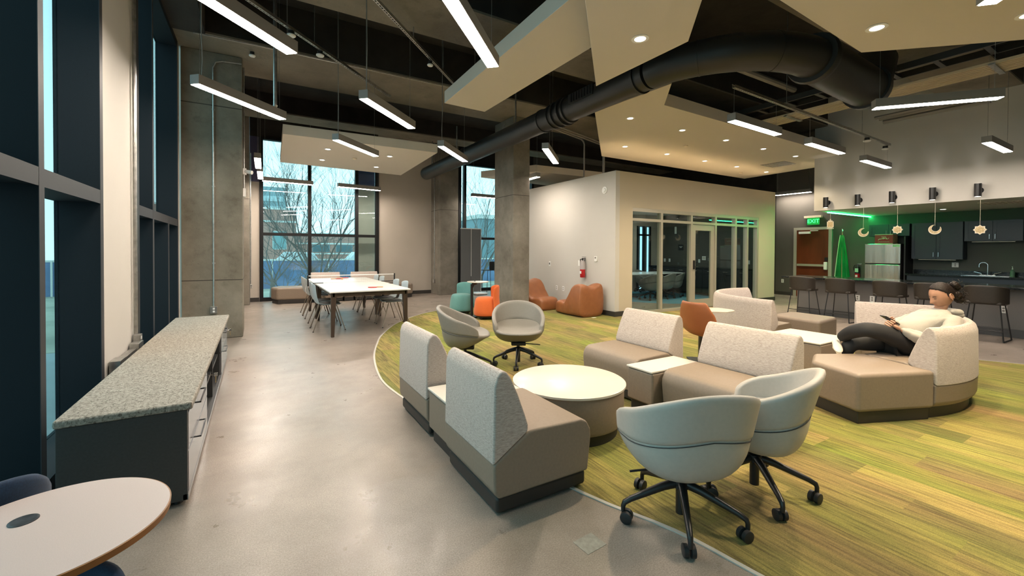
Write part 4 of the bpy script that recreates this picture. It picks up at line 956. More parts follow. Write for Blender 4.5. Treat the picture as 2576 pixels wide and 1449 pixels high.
def beanbag(label, loc, rz, seed, Ls=1.0):
    rnd = random.Random(seed); t = thing('beanbag_chair', label, 'beanbag', loc, rz, 'caramel leather beanbags')
    NL, NR = 26, 24; vs = []
    def prof(s_):
        if s_ < .35: return .28+.03*math.sin(s_/.35*PI)
        if s_ < .75: k = (s_-.35)/.4; k = k*k*(3-2*k); return .28+.46*k
        return .74+.02*math.sin((s_-.75)/.25*PI)
    for j in range(NL+1):
        s_ = j/NL; x = (s_-.5)*Ls; e = 1-.16*(1-min(1, s_/.08))**2-.08*(1-min(1, (1-s_)/.06))**2
        h = prof(s_)*(1-.2*(1-min(1, s_/.1))**2); wd = (.27+.08*min(1, s_*1.6))*e
        for i in range(NR):
            a = 2*PI*i/NR; c, s2 = math.cos(a), math.sin(a)
            y = wd*math.copysign(abs(c)**.42, c); z = h*(.5+.5*math.copysign(abs(s2)**.42, s2))
            if s_ > .5 and s2 > 0: z -= .13*(1-min(1, abs(y)/wd*1.05))**1.2*min(1, (s_-.5)/.2)*s2; y *= 1-.16*max(0, (z/h)-.5)
            if z > .02: 
                cr = .017*math.sin(z*55+math.sin(x*9+seed)*2.2)*math.exp(-((s_-.62)/.22)**2); y += math.copysign(cr, y); x_ = x+rnd.uniform(-.004, .004)
            else: x_ = x
            vs.append((x_, y, max(z, .0)))
    fs = [(j*NR+i, j*NR+(i+1)%NR, (j+1)*NR+(i+1)%NR, (j+1)*NR+i) for j in range(NL) for i in range(NR)]+[tuple(range(NR))[::-1], tuple(NL*NR+i for i in range(NR))]
    obj('bag', MB().add(vs, fs), M['leather'], t, sub=1, bevel=0)
    for sg_ in (-1, 1):
        obj('side_seam', MB().tube([((.30+.04*k-.5+.2)*Ls, sg_*.335, prof(.5+.04*k)*.62+.02*math.sin(k)) for k in range(9)], .004, 5), M['seam'], t)
    return t
beanbag('caramel leather beanbag lounger nearest the partition corner, its back to the right', (6.18,7.42,0), R(-90), 1)
beanbag('caramel leather beanbag lounger partly hidden behind the freestanding column', (5.98,8.72,0), R(96), 5)
tag(obj('care_tag', MB().box(6.1,6.2,6.82,6.87,.003,.006), M['wplastic']), 'tiny white tag on the carpet beside the right beanbag', 'tag')
gs = thing('privacy_screen', 'tall grey felt rolling screen with white edge in front of the right far window', 'screen', (5.86,12.3,0), R(2))
obj('panel', MB().box(-.35, -.004, -.02, .02, .12, 2.1), M['screen'], gs, bevel=.006); obj('panel', MB().box(.004, .35, -.02, .02, .12, 2.1), M['screen'], gs, bevel=.006)
obj('edge_profile', MB().box(-.36, .36, -.022, .022, 2.1, 2.12).box(.35, .36, -.022, .022, .1, 2.1).box(-.005, .005, -.026, .026, .6, 2.1), M['wplastic'], gs)
obj('foot', MB().box(.1, .5, -.22, .22, .02, .06), M['wplastic'], gs, bevel=.01)
for x in (.15, .45): obj('castor', MB().tube([(x, -.19, .012), (x+.02, -.19, .012)], .012, 10), M['black'], gs)
hs = thing('high_stool', 'black high stool by the right far window, cut off by the freestanding column', 'stool', (6.62,12.5,0), R(30))
obj('shell', MB().add([v for j in range(7) for v in [(-.2+.4*i/6, -.18+(.04*abs(i-3)/3), .78+.28*j/6) for i in range(7)]], [(j*7+i, j*7+i+1, (j+1)*7+i+1, (j+1)*7+i) for j in range(6) for i in range(6)]), M['blackpad'], hs, solid=.02, sub=1)
obj('seat', MB().box(-.19, .19, -.18, .2, .76, .785), M['blackpad'], hs, bevel=.01)
for sx in (-1, 1):
    for sy in (-1, 1): obj('leg', MB().tube([(sx*.13, sy*.13, .76), (sx*.22, sy*.22, 0)], .009, 8), M['black'], hs)
# ------------------------------------------------------------ partition wall fittings (local -Y outwards, wall faces -X)
w_ = -PI/2
dt = thing('wall_strobe', 'round white fire alarm disc high on the partition near its corner', 'alarm', (6.64,7.06,2.77), w_)
obj('base', MB().tube([(0,0,0),(0,-.02,0)], .078, 32), M['wplastic'], dt, smooth=True); obj('lens', MB().tube([(0,-.02,0),(0,-.045,0)], [.05,.04], 28), M['wplastic'], dt, smooth=True)
th = thing('thermostat', 'white thermostat with dark screen above the fire extinguisher', 'thermostat', (6.64,7.33,1.24), w_)
obj('case', MB().box(-.045,.045,-.025,0,-.06,.06), M['wplastic'], th, bevel=.006); obj('screen', MB().box(-.025,.025,-.027,-.024,.01,.045), M['pgrey'], th)
th2 = thing('wall_remote', 'slim white control with dark display near the freestanding column', 'wall control', (6.64,9.1,1.08), w_)
obj('case', MB().box(-.035,.035,-.02,0,-.065,.065), M['wplastic'], th2, bevel=.012); obj('display', MB().box(-.018,.018,-.022,-.019,-.02,.03), M['black'], th2)
switch('wall_outlet', (6.64,8.80,.47), w_, 'left of two white outlets low on the partition', cat='outlet', group='outlets low on the partition'); switch('wall_outlet', (6.64,8.53,.47), w_, 'right of two white outlets low on the partition', cat='outlet', group='outlets low on the partition')
M['exlabel'] = mat('silver_label', (.38, .34, .33), .4)
def extinguisher(label, loc, rz, body2=None, tagc=True):
    t = thing('fire_extinguisher', label, 'fire extinguisher', loc, rz, 'fire extinguishers')
    obj('cylinder', MB().lathe([(.055,0),(.062,.01),(.062,.19)], 0, -.08, 28), M['red'], t, smooth=True)
    obj('upper_body', MB().lathe([(.062,.19),(.062,.33),(.045,.385),(.02,.40)], 0, -.08, 28), body2 or M['exlabel'], t, smooth=True)
    obj('valve', MB().lathe([(.02,.40),(.022,.45)], 0, -.08, 12).box(-.01,.09,-.09,-.07,.445,.455).box(-.02,.10,-.09,-.07,.475,.483), M['black'] if tagc else M['chrome'], t)
    obj('hose', MB().tube([(-.02,-.08,.43),(-.07,-.09,.42),(-.085,-.10,.36),(-.075,-.10,.28)], .012, 8), M['black'], t, smooth=True)
    obj('bracket', MB().box(-.02,.02,-.02,0,.1,.46), M['chrome'], t); obj('sticker', MB().box(-.03,.025,-.1455,-.1425,.09,.15), M['wplastic'], t)
    if tagc: obj('inspection_tag', MB().box(-.10,-.04,-.135,-.132,.27,.40), M['wplastic'], t)
    else: obj('label_plate', MB().box(-.04,.04,-.146,-.142,.23,.34), mat('pale_green_label', (.35,.62,.42), .5), t)
    return t
extinguisher('red fire extinguisher with white tag hanging on the partition', (6.64,7.70,.80), w_)
# ------------------------------------------------------------ bar and kitchen
bar = thing('bar_counter', 'long grey-fronted bar counter with black stone top', 'bar', (10.9, 0, 0))
obj('front_panel', MB().box(0, .12, -3.2, 5.12, .14, .82), M['barpanel'], bar); obj('base_strip', MB().box(-.01, .12, -3.2, 5.12, 0, .14), mat('bar_base', (.075,.075,.078), .5), bar)
obj('body', MB().box(.12, .62, -3.2, 5.10, 0, .82), M['navycab'], bar)
obj('countertop', MB().box(-.28, .66, -3.2, 5.34, .82, .855), M['counter'], bar, bevel=.004)
for i, (y, z) in enumerate(((3.95, .46), (3.70, .46), (1.90, .46), (1.55, .45))):
    switch('wall_outlet', (10.9, y, z), -PI/2, f'{["first","second","third","fourth"][i]} white outlet from the left on the bar front', (.08, .12), 1, 'outlets on the bar front', 'outlet')
def barstool(label, loc, rz):
    t = thing('bar_stool', label, 'bar stool', loc, rz, 'brown bar stools at the bar')
    n1, n2 = 15, 8; vs = []
    for j in range(n2):
        u = j/(n2-1)
        for i in range(n1):
            ph = R(-80+160*i/(n1-1)); wx = .235*math.sin(ph)/math.sin(R(80)); yy = -.20+.17*(abs(ph)/R(80))**2.6
            top = .90-.04*(abs(ph)/R(80))**2; vs.append((wx*(1+.02*u), yy-.03*u, .60+(top-.60)*u))
    fs = [(j*n1+i, j*n1+i+1, (j+1)*n1+i+1, (j+1)*n1+i) for j in range(n2-1) for i in range(n1-1)]
    obj('backrest', MB().add(vs, fs), M['stool'], t, solid=-.025, sub=1)
    obj('seat', MB().prism([(-.225,-.16),(-.19,-.2),(.19,-.2),(.225,-.16),(.225,.14),(.18,.2),(-.18,.2),(-.225,.14)], .585, .635), M['stool'], t, bevel=.018, seg=3)
    for sx in (-1, 1):
        obj('leg', MB().tube([(sx*.17, .15, .59), (sx*.235, .22, .01)], .009, 8), M['black'], t, smooth=True)
        obj('leg', MB().tube([(sx*.17, -.15, .59), (sx*.225, -.22, .01)], .009, 8), M['black'], t, smooth=True)
        obj('runner', MB().tube([(sx*.235, .22, .01), (sx*.225, -.22, .01)], .009, 8), M['black'], t, smooth=True)
    obj('footrest', MB().tube([(-.222, .205, .17), (.222, .205, .17)], .008, 8), M['black'], t, smooth=True)
    obj('rear_bar', MB().tube([(-.215, -.205, .17), (.215, -.205, .17)], .008, 8), M['black'], t, smooth=True)
    return t
st_ = barstool('leftmost brown bar stool, in front of the red-brown exit door', (10.32,4.72,0), R(-90))
for y, l in ((4.02, 'second brown bar stool from the left, before the green flag'), (3.22, 'third brown bar stool from the left, before the fridge'), (2.62, 'brown bar stool mostly hidden behind the head of the woman'), (1.98, 'rightmost brown bar stool, right of the seated woman')):
    dup(st_, (10.32, y, 0), R(-90), l)
# exit door
dx_ = 15.0
dr2 = struct('door_2', MB().box(dx_-.05, dx_-.01, 6.17, 7.06, .01, 2.12), M['wdoor'])
struct('door_frame', MB().box(dx_-.06, dx_, 7.06, 7.15, 0, 2.20).box(dx_-.06, dx_, 6.08, 6.17, 0, 2.20).box(dx_-.06, dx_, 6.17, 7.06, 2.12, 2.20), M['alum'], dr2)
struct('door_closer', MB().box(dx_-.11, dx_-.05, 6.66, 6.98, 2.0, 2.07).box(dx_-.09, dx_-.06, 6.45, 6.66, 2.08, 2.10), M['wplastic'], dr2)
struct('crash_bar', MB().box(dx_-.12, dx_-.06, 6.22, 7.02, .98, 1.045), M['alumg'], dr2); struct('lock_case', MB().box(dx_-.13, dx_-.05, 6.18, 6.27, .88, 1.12), M['wplastic'], dr2, bevel=.02); struct('lock_case', MB().box(dx_-.08, dx_-.05, 6.18, 6.26, 1.14, 1.26), M['black'], dr2)
ex = thing('exit_sign', 'green lit EXIT sign with pale emergency lamp bar above the red-brown door', 'exit sign', (14.985, 6.59, 2.40), -PI/2)
obj('lamp_bar', MB().box(-.24, .24, -.10, 0, .09, .155), M['cream2'], ex, bevel=.006)
obj('panel', MB().box(-.17, .17, -.045, -.035, -.12, .09), mat('edge_lit_panel', (.02,.12,.03), .3, emit=(.01,.28,.04), estr=.6), ex)
text_mesh('lettering', 'EXIT', .165, emis('exit_green', (.05, 1, .18), 1.6), Matrix.Translation((0, -.05, -.015)) @ Matrix.Rotation(PI/2, 4, 'X'), ex, .003)
switch('wall_outlet', (15.0, 7.5, .46), -PI/2, 'white outlet low on dark wall left of the exit door', cat='outlet')
tag(obj('door_reader', MB().box(14.97, 15.0, 5.86, 5.95, 1.42, 1.62), M['black'], bevel=.004), 'black card reader on the wall left of the flag', 'card reader')
# flag
fg = thing('flag', 'green satin flag with pale fringe hanging furled on a pole by the exit door', 'flag', (14.6, 5.68, 0))
obj('pole', MB().lathe([(.012, .03), (.012, 2.0)], seg=12), M['brass'], fg, smooth=True); obj('finial', MB().lathe([(.012, 2.0), (.03, 2.02), (.03, 2.05), (.008, 2.09)], seg=16), M['chrome'], fg, smooth=True); obj('stand', MB().lathe([(.16, 0), (.16, .02), (.03, .06), (.015, .1)], seg=28), M['brass'], fg, smooth=True)
vs = []; n1 = 25; n2 = 16
for j in range(n2):
    v = j/(n2-1); z = 1.92-1.42*v; wd = .04+.16*v**.8
    for i in range(n1):
        u = -1+2*i/(n1-1); vs.append((-.03+.045*v*math.sin(u*11)+.01, u*wd-.02*v, z-.17*max(0, -u)*0-.16*v*max(0, u)))
fs = [(j*n1+i, j*n1+i+1, (j+1)*n1+i+1, (j+1)*n1+i) for j in range(n2-1) for i in range(n1-1)]
cl_ = obj('cloth', MB().add(vs, fs), M['green'], fg, solid=.004, smooth=True)
hem = [vs[(n2-1)*n1+i] for i in range(n1)]; lft = [vs[j*n1+n1-1] for j in range(n2)]
obj('fringe', MB().tube(hem, .022, 6).tube(lft, .012, 6), M['greent'], fg, smooth=True)
extinguisher('dark-topped fire extinguisher between the green flag and the fridge', (15.0, 5.42, .62), -PI/2, M['black'], False)
# fridge
fr = thing('fridge', 'stainless steel top-freezer fridge with a red carton on top', 'fridge', (14.3, 4.66, 0))
obj('body', MB().box(.05, .62, -.38, .38, .03, 1.65), M['blackpad'], fr, bevel=.008)
obj('freezer_door', MB().box(0, .05, -.38, .38, 1.13, 1.65), M['steelf'], fr, bevel=.014, seg=3); obj('fridge_door', MB().box(0, .05, -.38, .38, .06, 1.10), M['steelf'], fr, bevel=.014, seg=3)
obj('handle_recess', MB().box(.005, .05, -.36, .36, 1.095, 1.135), M['black'], fr); obj('door_label', MB().box(-.004, .0, -.36, -.22, 1.57, 1.62), M['greent'], fr)
bxr = thing('carton', 'red printed carton with cream script standing on the fridge', 'box', (14.33, 4.64, 1.652))
obj('box', MB().box(0, .32, -.19, .19, 0, .25), M['boxred'], bxr, bevel=.003); obj('edge_print', MB().box(-.002, .322, -.192, .192, .0, .012).box(-.002, .322, -.192, .192, .238, .252), M['cream2'], bxr)
obj('side_pattern', MB().box(.01, .31, -.1925, -.190, .02, .23), M['gold'], bxr)
sy = lambda pts, r_: MB().tube([(-.004, -y, z) for y, z in pts], r_, 6)
scr = MB()
for pts in ([(-.10,.12),(-.085,.13),(-.07,.125),(-.05,.13),(-.03,.135),(-.01,.13),(.01,.135),(.03,.15),(.05,.155),(.065,.145),(.06,.13),(.045,.125)], [(.06,.13),(.085,.125),(.10,.14),(.11,.16)], [(-.10,.12),(-.115,.105),(-.105,.098)], [(-.02,.15),(-.005,.158),(.01,.155)]): scr.tube([(-.004, -y, z) for y, z in pts], .0055, 6)
obj('script_logo', scr, M['cream2'], bxr, smooth=True)
obj('script_logo', MB().box(-.004,-.001,-.05,.05,.172,.19), mat('pinkish_print', (.55,.25,.2), .6), bxr)
ln = MB()
for i in range(17): ln.box(-.004, -.001, -.12+i*.0145, -.112+i*.0145, .045, .056+.004*((i*7) % 3))
obj('small_print', ln, mat('pink_print', (.6,.3,.27), .6), bxr)
# upper cabinets
def upper(label, y0, y1_, z0, z1, hz, name='upper_cabinet'):
    t = thing(name, label, 'cabinet', (14.62, (y0+y1_)/2, 0), 0, 'dark blue wall cabinets'); h = (y1_-y0)/2
    obj('body', MB().box(.02, .32, -h, h, z0, z1), M['navycab'], t)
    for s_ in (-1, 1):
        a, b = sorted((s_*.003, s_*(h-.003)))
        d_ = obj('door', MB().box(0, .018, a, b, z0+.003, z1-.003), M['navycab'], t, bevel=.002)
        fw_ = .06
        obj('door_frame', MB().box(-.006, 0, a, b, z0+.003, z0+fw_).box(-.006, 0, a, b, z1-fw_, z1-.003).box(-.006, 0, a, a+fw_, z0+fw_, z1-fw_).box(-.006, 0, b-fw_, b, z0+fw_, z1-fw_), M['navycab'], d_)
        hy = s_*.045; obj('handle', MB().tube([(-.006, hy, hz), (-.03, hy, hz), (-.03, hy, hz+.11), (-.006, hy, hz+.11)], .005, 6), M['chrome'], d_)
    return t
upper('short dark cabinet above the fridge', 4.20, 5.06, 1.86, 2.18, 1.90); upper('tall dark blue wall cabinet right of the fridge', 3.22, 4.16, 1.26, 2.18, 1.32); upper('short dark blue wall cabinet over the sink', 2.28, 3.20, 1.70, 2.18, 1.75); upper('dark blue wall cabinet at the right picture edge, beyond the one over the sink', 1.3, 2.26, 1.26, 2.18, 1.32)
for y, z in ((3.69, 1.25), (2.74, 1.69)): tag(obj('under_cabinet_light', MB().box(14.66, 14.70, y-.34, y+.34, z-.012, z), M['alumg']), f'thin pale light strip under the {"tall" if z < 1.5 else "short"} wall cabinet', 'light')
kb = thing('kitchen_base_unit', 'dark kitchen base run with black stone top and splash below the wall cabinets', 'cabinet', (14.35, 0, 0))
obj('body', MB().box(.05, .61, -3.2, 4.18, .08, .84), M['navycab'], kb); obj('worktop', MB().box(0, .61, -3.2, 4.20, .84, .88), M['counter'], kb, bevel=.004); obj('splashback', MB().box(.59, .61, -3.2, 4.20, .88, .98), M['counter'], kb)
tag(obj('fridge_surround', MB().box(14.4, 14.94, 4.215, 4.245, 0, 1.84), M['blackpad']), 'tall black panel between the fridge and the kitchen base units', 'panel')
sk = thing('sink', 'stainless drop-in sink in the black kitchen worktop', 'sink', (14.62, 2.82, .88))
obj('rim', MB().box(-.22, .22, -.38, -.35, 0, .006).box(-.22, .22, .35, .38, 0, .006).box(-.22, -.19, -.35, .35, 0, .006).box(.12, .22, -.35, .35, 0, .006), M['chrome'], sk); obj('bowl', MB().box(-.19, .12, -.35, .35, .0005, .002), M['galv'], sk)
fc = thing('kitchen_faucet', 'chrome gooseneck faucet with two lever handles over the sink', 'faucet', (14.80, 2.84, .886))
obj('deck_plate', MB().box(-.025, .025, -.13, .13, 0, .018), M['chrome'], fc, bevel=.005)
obj('spout', MB().tube([(0,0,.018),(0,0,.24)]+[(-.0, .0+.07*(1-math.cos(R(a))), .24+.07*math.sin(R(a))) for a in range(15, 181, 15)]+[(0,.14,.19)], .011, 10), M['chrome'], fc, smooth=True)
for s_ in (-1, 1): obj('lever', MB().tube([(0, s_*.10, .018), (0, s_*.11, .05), (-.03, s_*.22, .085)], [.014,.012,.008], 8), M['chrome'], fc, smooth=True)
sb = thing('soap_bottle', 'green soap pump bottle right of the faucet', 'bottle', (14.76, 2.45, .881))
obj('bottle', MB().lathe([(.035,0),(.038,.01),(.038,.13),(.015,.155),(.015,.17)], seg=20), mat('green_plastic', (.10,.20,.13), .3), sb, smooth=True); obj('pump', MB().lathe([(.012,.17),(.012,.19),(.006,.19),(.006,.23)], seg=12).box(-.04,.008,-.006,.006,.225,.235), M['wplastic'], sb)
switch('wall_outlet', (14.95, 3.42, 1.12), -PI/2, 'pale square outlet on the wall below the tall wall cabinet', (.12,.12), 1, None, 'outlet')
cupb = tag(obj('cup', MB().lathe([(.03,0),(.036,.09)], seg=18).xf(Matrix.Translation((14.76, 2.18, .881))), mat('pale_teal_cup', (.2,.4,.42), .4), smooth=True), 'small teal cup at the right end of the kitchen counter', 'cup')
led = thing('led_strip', 'bright green light strip under the kitchen soffit above the flag', 'light strip', (12.42, 5.15, 2.44))
obj('channel', MB().box(0, 2.55, -.02, .02, -.005, .008), M['wplastic'], led); obj('diffuser', MB().box(0, 2.55, -.016, .016, -.022, -.005), emis('green_led', (.02, 1, .22), 26), led)
sv = thing('ceiling_vent', 'pale square air vent in the underside of the kitchen soffit', 'vent', (13.0, 2.3, 2.45))
obj('frame', MB().box(-.3, .3, -.3, .3, -.01, 0), M['cloud'], sv)
for k in range(7): obj('slat', MB().box(-.26, .26, -.25+k*.078, -.22+k*.078, -.016, -.01), M['cloud'], sv)
# sconces
for i, y in enumerate((4.98, 4.34, 3.72, 3.07, 2.43)):
    o_ = ['leftmost', 'second', 'middle', 'fourth', 'rightmost'][i]
    t = thing('wall_sconce', f'{o_} black cylinder sconce from the left on the kitchen soffit', 'wall light', (12.0, y, 2.63), -PI/2, 'black cylinder sconces')
    obj('cylinder', MB().tube([(0, -.11, -.125), (0, -.11, .125)], .052, 28), M['black'], t, smooth=True)
    obj('bracket', MB().box(-.03, .03, -.07, -.012, -.045, .045), M['black'], t); obj('wall_plate', MB().tube([(0, -.012, 0), (0, 0, 0)], .06, 24), M['black'], t)
    obj('top_lens', MB().tube([(0, -.11, .125), (0, -.11, .127)], .04, 20), M['spot'], t); obj('bottom_lens', MB().tube([(0, -.11, -.127), (0, -.11, -.125)], .04, 20), M['spot'], t)
    for s_ in (-1, 1):
        ld = bpy.data.lights.new('sconce_beam', 'SPOT'); ld.energy = 2.2 if s_ > 0 else 2.0; ld.color = (1, .95, .88); ld.spot_size = R(46); ld.spot_blend = .8; ld.shadow_soft_size = .03
        lo = bpy.data.objects.new('lamp', ld); C.objects.link(lo); lo.parent = t; lo.location = (0, -.11, .135*s_); lo.rotation_euler = (PI if s_ > 0 else 0, 0, 0)
# ornaments
def orn(kind, y, z, label, rot=0):
    t = thing('hanging_ornament', label, 'ornament', (12.025, y, z), -PI/2, 'hanging paper ornaments')
    obj('string', MB().tube([(0, 0, .08), (0, 0, 2.45-z+.0)], .003, 5), M['cream2'], t)
    if kind == 'star':
        p1 = [(.095*(1 if i % 2 == 0 else .77)*math.cos(PI*i/8), .095*(1 if i % 2 == 0 else .77)*math.sin(PI*i/8)) for i in range(16)]
        obj('rim', MB().prism(p1, -.004, .004).xf(Matrix.Rotation(PI/2, 4, 'X')), M['cream2'], t); obj('filigree', MB().prism([(x*.78, y_*.78) for x, y_ in p1], -.006, .006).xf(Matrix.Rotation(PI/2, 4, 'X')), M['gold'], t)
    elif kind == 'moon':
        def cres(ro, th, ff):
            vs = []; n = 44
            for i in range(n+1):
                a = 45+32+ff+(360-64-2*ff)*i/n; k = math.sin(PI*i/n); w_ = .006+th*k**.8; ca, sa = math.cos(R(a+rot)), math.sin(R(a+rot)); o_ = ro if not ff else ro-.5*(.066-th)*k-.002
                for r_, y_ in ((o_, -.004-.002*(ff > 0)), (o_, .004+.002*(ff > 0)), (o_-w_, .004+.002*(ff > 0)), (o_-w_, -.004-.002*(ff > 0))): vs.append((r_*ca, y_, r_*sa))
            fs = [(i*4+j, i*4+(j+1) % 4, i*4+4+(j+1) % 4, i*4+4+j) for i in range(n) for j in range(4)]+[(0,1,2,3), tuple(n*4+j for j in (3,2,1,0))]
            return MB().add(vs, fs)
        obj('rim', cres(.1, .060, 0), M['cream2'], t); obj('filigree', cres(.1, .036, 8), M['gold'], t)
    else:
        obj('frame', MB().box(-.07,.07,-.006,.006,-.12,-.105).box(-.06,.06,-.006,.006,-.09,-.075).box(-.07,-.055,-.006,.006,-.075,.05).box(.055,.07,-.006,.006,-.075,.05).box(-.07,.07,-.006,.006,.05,.06).box(-.045,.045,-.006,.006,.06,.085).box(-.012,.012,-.006,.006,.085,.12), M['cream2'], t)
        obj('filigree', MB().box(-.055,.055,-.003,.003,-.075,.05), M['gold'], t)
orn('lantern', 4.93, 2.11, 'cream lantern-shaped ornament above the exit door'); orn('moon', 4.27, 1.88, 'small crescent ornament by the green light strip'); orn('star', 3.66, 1.92, 'left eight-pointed star ornament in front of the red carton'); orn('moon', 3.06, 1.90, 'large crescent ornament before the tall blue cabinet', 20); orn('star', 2.42, 1.87, 'right eight-pointed star ornament at the end of the hanging row')
# ------------------------------------------------------------ seated woman
def skin_mesh(name, joints, edges, mt, parent, lvl=2, root=0):
    names = list(joints); idx = {n: i for i, n in enumerate(names)}
    me = bpy.data.meshes.new(name); me.from_pydata([joints[n][:3] for n in names], [(idx[a], idx[b]) for a, b in edges], [])
    o = bpy.data.objects.new(name, me); C.objects.link(o)
    md = o.modifiers.new('skin', 'SKIN'); md.use_smooth_shade = True; md.branch_smoothing = .6
    for i, n in enumerate(names):
        r_ = joints[n][3]; sv = me.skin_vertices[0].data[i]; sv.radius = r_ if isinstance(r_, tuple) else (r_, r_); sv.use_root = (i == root)
    s_ = o.modifiers.new('sub', 'SUBSURF'); s_.levels = lvl; s_.render_levels = lvl
    dg = bpy.context.evaluated_depsgraph_get(); m2 = bpy.data.meshes.new_from_object(o.evaluated_get(dg))
    bpy.data.objects.remove(o); m2.materials.clear(); m2.materials.append(mt)
    for p in m2.polygons: p.use_smooth = True
    m2.name = name; q = bpy.data.objects.new(name, m2); C.objects.link(q)
    if parent: q.parent = parent
    return q
fdv = Vector((-.86, .51, 0)); lfv = Vector((-.51, -.86, 0)); up = Vector((0, 0, 1))
J = dict(pelvis=(5.47,1.62,.53,(.13,.12)), waist=(5.56,1.56,.62,(.115,.11)), chest=(5.67,1.48,.735,(.13,.12)), neck0=(5.755,1.425,.835,.055), neck1=(5.75,1.40,.895,.048), skull=(5.735,1.396,.97,.058),
 shL=(5.64,1.27,.785,.06), elL=(5.40,1.36,.580,.043), wrL=(5.255,1.565,.688,.026), shR=(5.80,1.54,.785,.06), elR=(5.60,1.72,.655,.043), wrR=(5.40,1.655,.722,.026),
 hipL=(5.42,1.55,.53,.092), knL=(5.02,1.75,.685,.064), anL=(5.13,2.03,.53,.036), toL=(5.035,2.10,.485,.03),
 hipR=(5.50,1.71,.52,.092), knR=(5.12,1.92,.50,.062), anR=(5.10,2.02,.10,.036), toR=(4.98,2.10,.035,.03))
E_ = [('pelvis','waist'),('waist','chest'),('chest','neck0'),('neck0','neck1'),('neck1','skull'),('chest','shL'),('shL','elL'),('elL','wrL'),('chest','shR'),('shR','elR'),('elR','wrR'),('pelvis','hipL'),('hipL','knL'),('knL','anL'),('anL','toL'),('pelvis','hipR'),('hipR','knR'),('knR','anR'),('anR','toR')]
JB = {k: ((*v[:3], tuple(x*.8 for x in v[3]) if isinstance(v[3], tuple) else v[3]*(.8 if k[:2] in ('hi','kn','an','to') else .92)) if k not in ('neck0','neck1','skull') else v) for k, v in J.items()}
JB['anL'] = (5.11, 1.97, .55, .026); JB['toL'] = (5.11, 2.0, .53, .02)
woman = skin_mesh('person', JB, E_, M['skin'], None)
tag(woman, 'woman in a cream hoodie and black leggings sitting cross-legged and looking at a phone', 'person')
# head
HC = Vector((5.722, 1.400, 1.008)); pitch_ = R(-24); yaw_ = math.atan2(-fdv.x, fdv.y)
HM = Matrix.Translation(HC) @ Matrix.Rotation(yaw_, 4, 'Z') @ Matrix.Rotation(pitch_, 4, 'X') @ Matrix.Scale(1.06, 4)
def gs(d, c, s_): return math.exp(-((d-Vector(c).normalized()).length/s_)**2)
def headpt(d, k=1.0, face=True):
    x, y, z = d; q = Vector((x*.074, y*.093, z*.112))
    if z < 0: q.x *= 1-.30*(-z)**1.4; q.y *= (1-.28*(-z)**1.3 if y < 0 else 1-.02*(-z))
    if y > 0: q.x *= 1-.05*y
    q *= k
    if face and y > -.2:
        q.y += .036*gs(d, (0,1,-.22), .15)+.014*gs(d, (0,1,.0), .12)+.006*gs(d, (0,1,.32), .5)
        q.z -= .005*gs(d, (0,1,-.20), .12)
        for s_ in (-1, 1):
            q.y -= .010*gs(d, (s_*.36,1,.06), .17); q.y += .004*gs(d, (s_*.34,1,.05), .07); q += Vector((s_*.003, .002, 0))*gs(d, (s_*.55,.8,-.35), .3)
        q.y += .009*gs(d, (0,1,-.50), .12)+.009*gs(d, (0,1,-.62), .10)-.006*gs(d, (0,1,-.56), .05)+.010*gs(d, (0,1,-1.05), .25)
    return q
def sphere(n1, n2):
    ds = []; fs = []
    for j in range(n2+1):
        th = PI*j/n2
        for i in range(n1): ph = 2*PI*i/n1; ds.append(Vector((math.sin(th)*math.cos(ph), math.sin(th)*math.sin(ph), math.cos(th))))
    for j in range(n2):
        for i in range(n1): fs.append((j*n1+i, j*n1+(i+1)%n1, (j+1)*n1+(i+1)%n1, (j+1)*n1+i))
    return ds, fs
ds, fs = sphere(56, 44)
extra = bmesh.new(); extra.from_mesh(woman.data)
def addmesh(vs, faces):
    b = [extra.verts.new(v) for v in vs]
    for f in faces:
        try: fc_ = extra.faces.new([b[i] for i in f]); fc_.smooth = True
        except ValueError: pass
addmesh([HM @ headpt(d) for d in ds], fs)
es, ef = sphere(14, 10)
for s_ in (-1, 1):   # ears with a rim
    em = HM @ Matrix.Translation((s_*.077, -.006, -.012)) @ Matrix.Rotation(R(-8), 4, 'X') @ Matrix.Rotation(s_*R(-18), 4, 'Z')
    addmesh([em @ Vector((d.x*.008, d.y*.019, d.z*.032*(1-.15*(d.z < 0)))) for d in es], ef)
    rim = MB().tube([(s_*.006, .018*math.cos(a), .031*math.sin(a)) for a in [R(-60+24*k) for k in range(13)]], .0045, 6); addmesh([em @ Vector(v) for v in rim.v], rim.f)
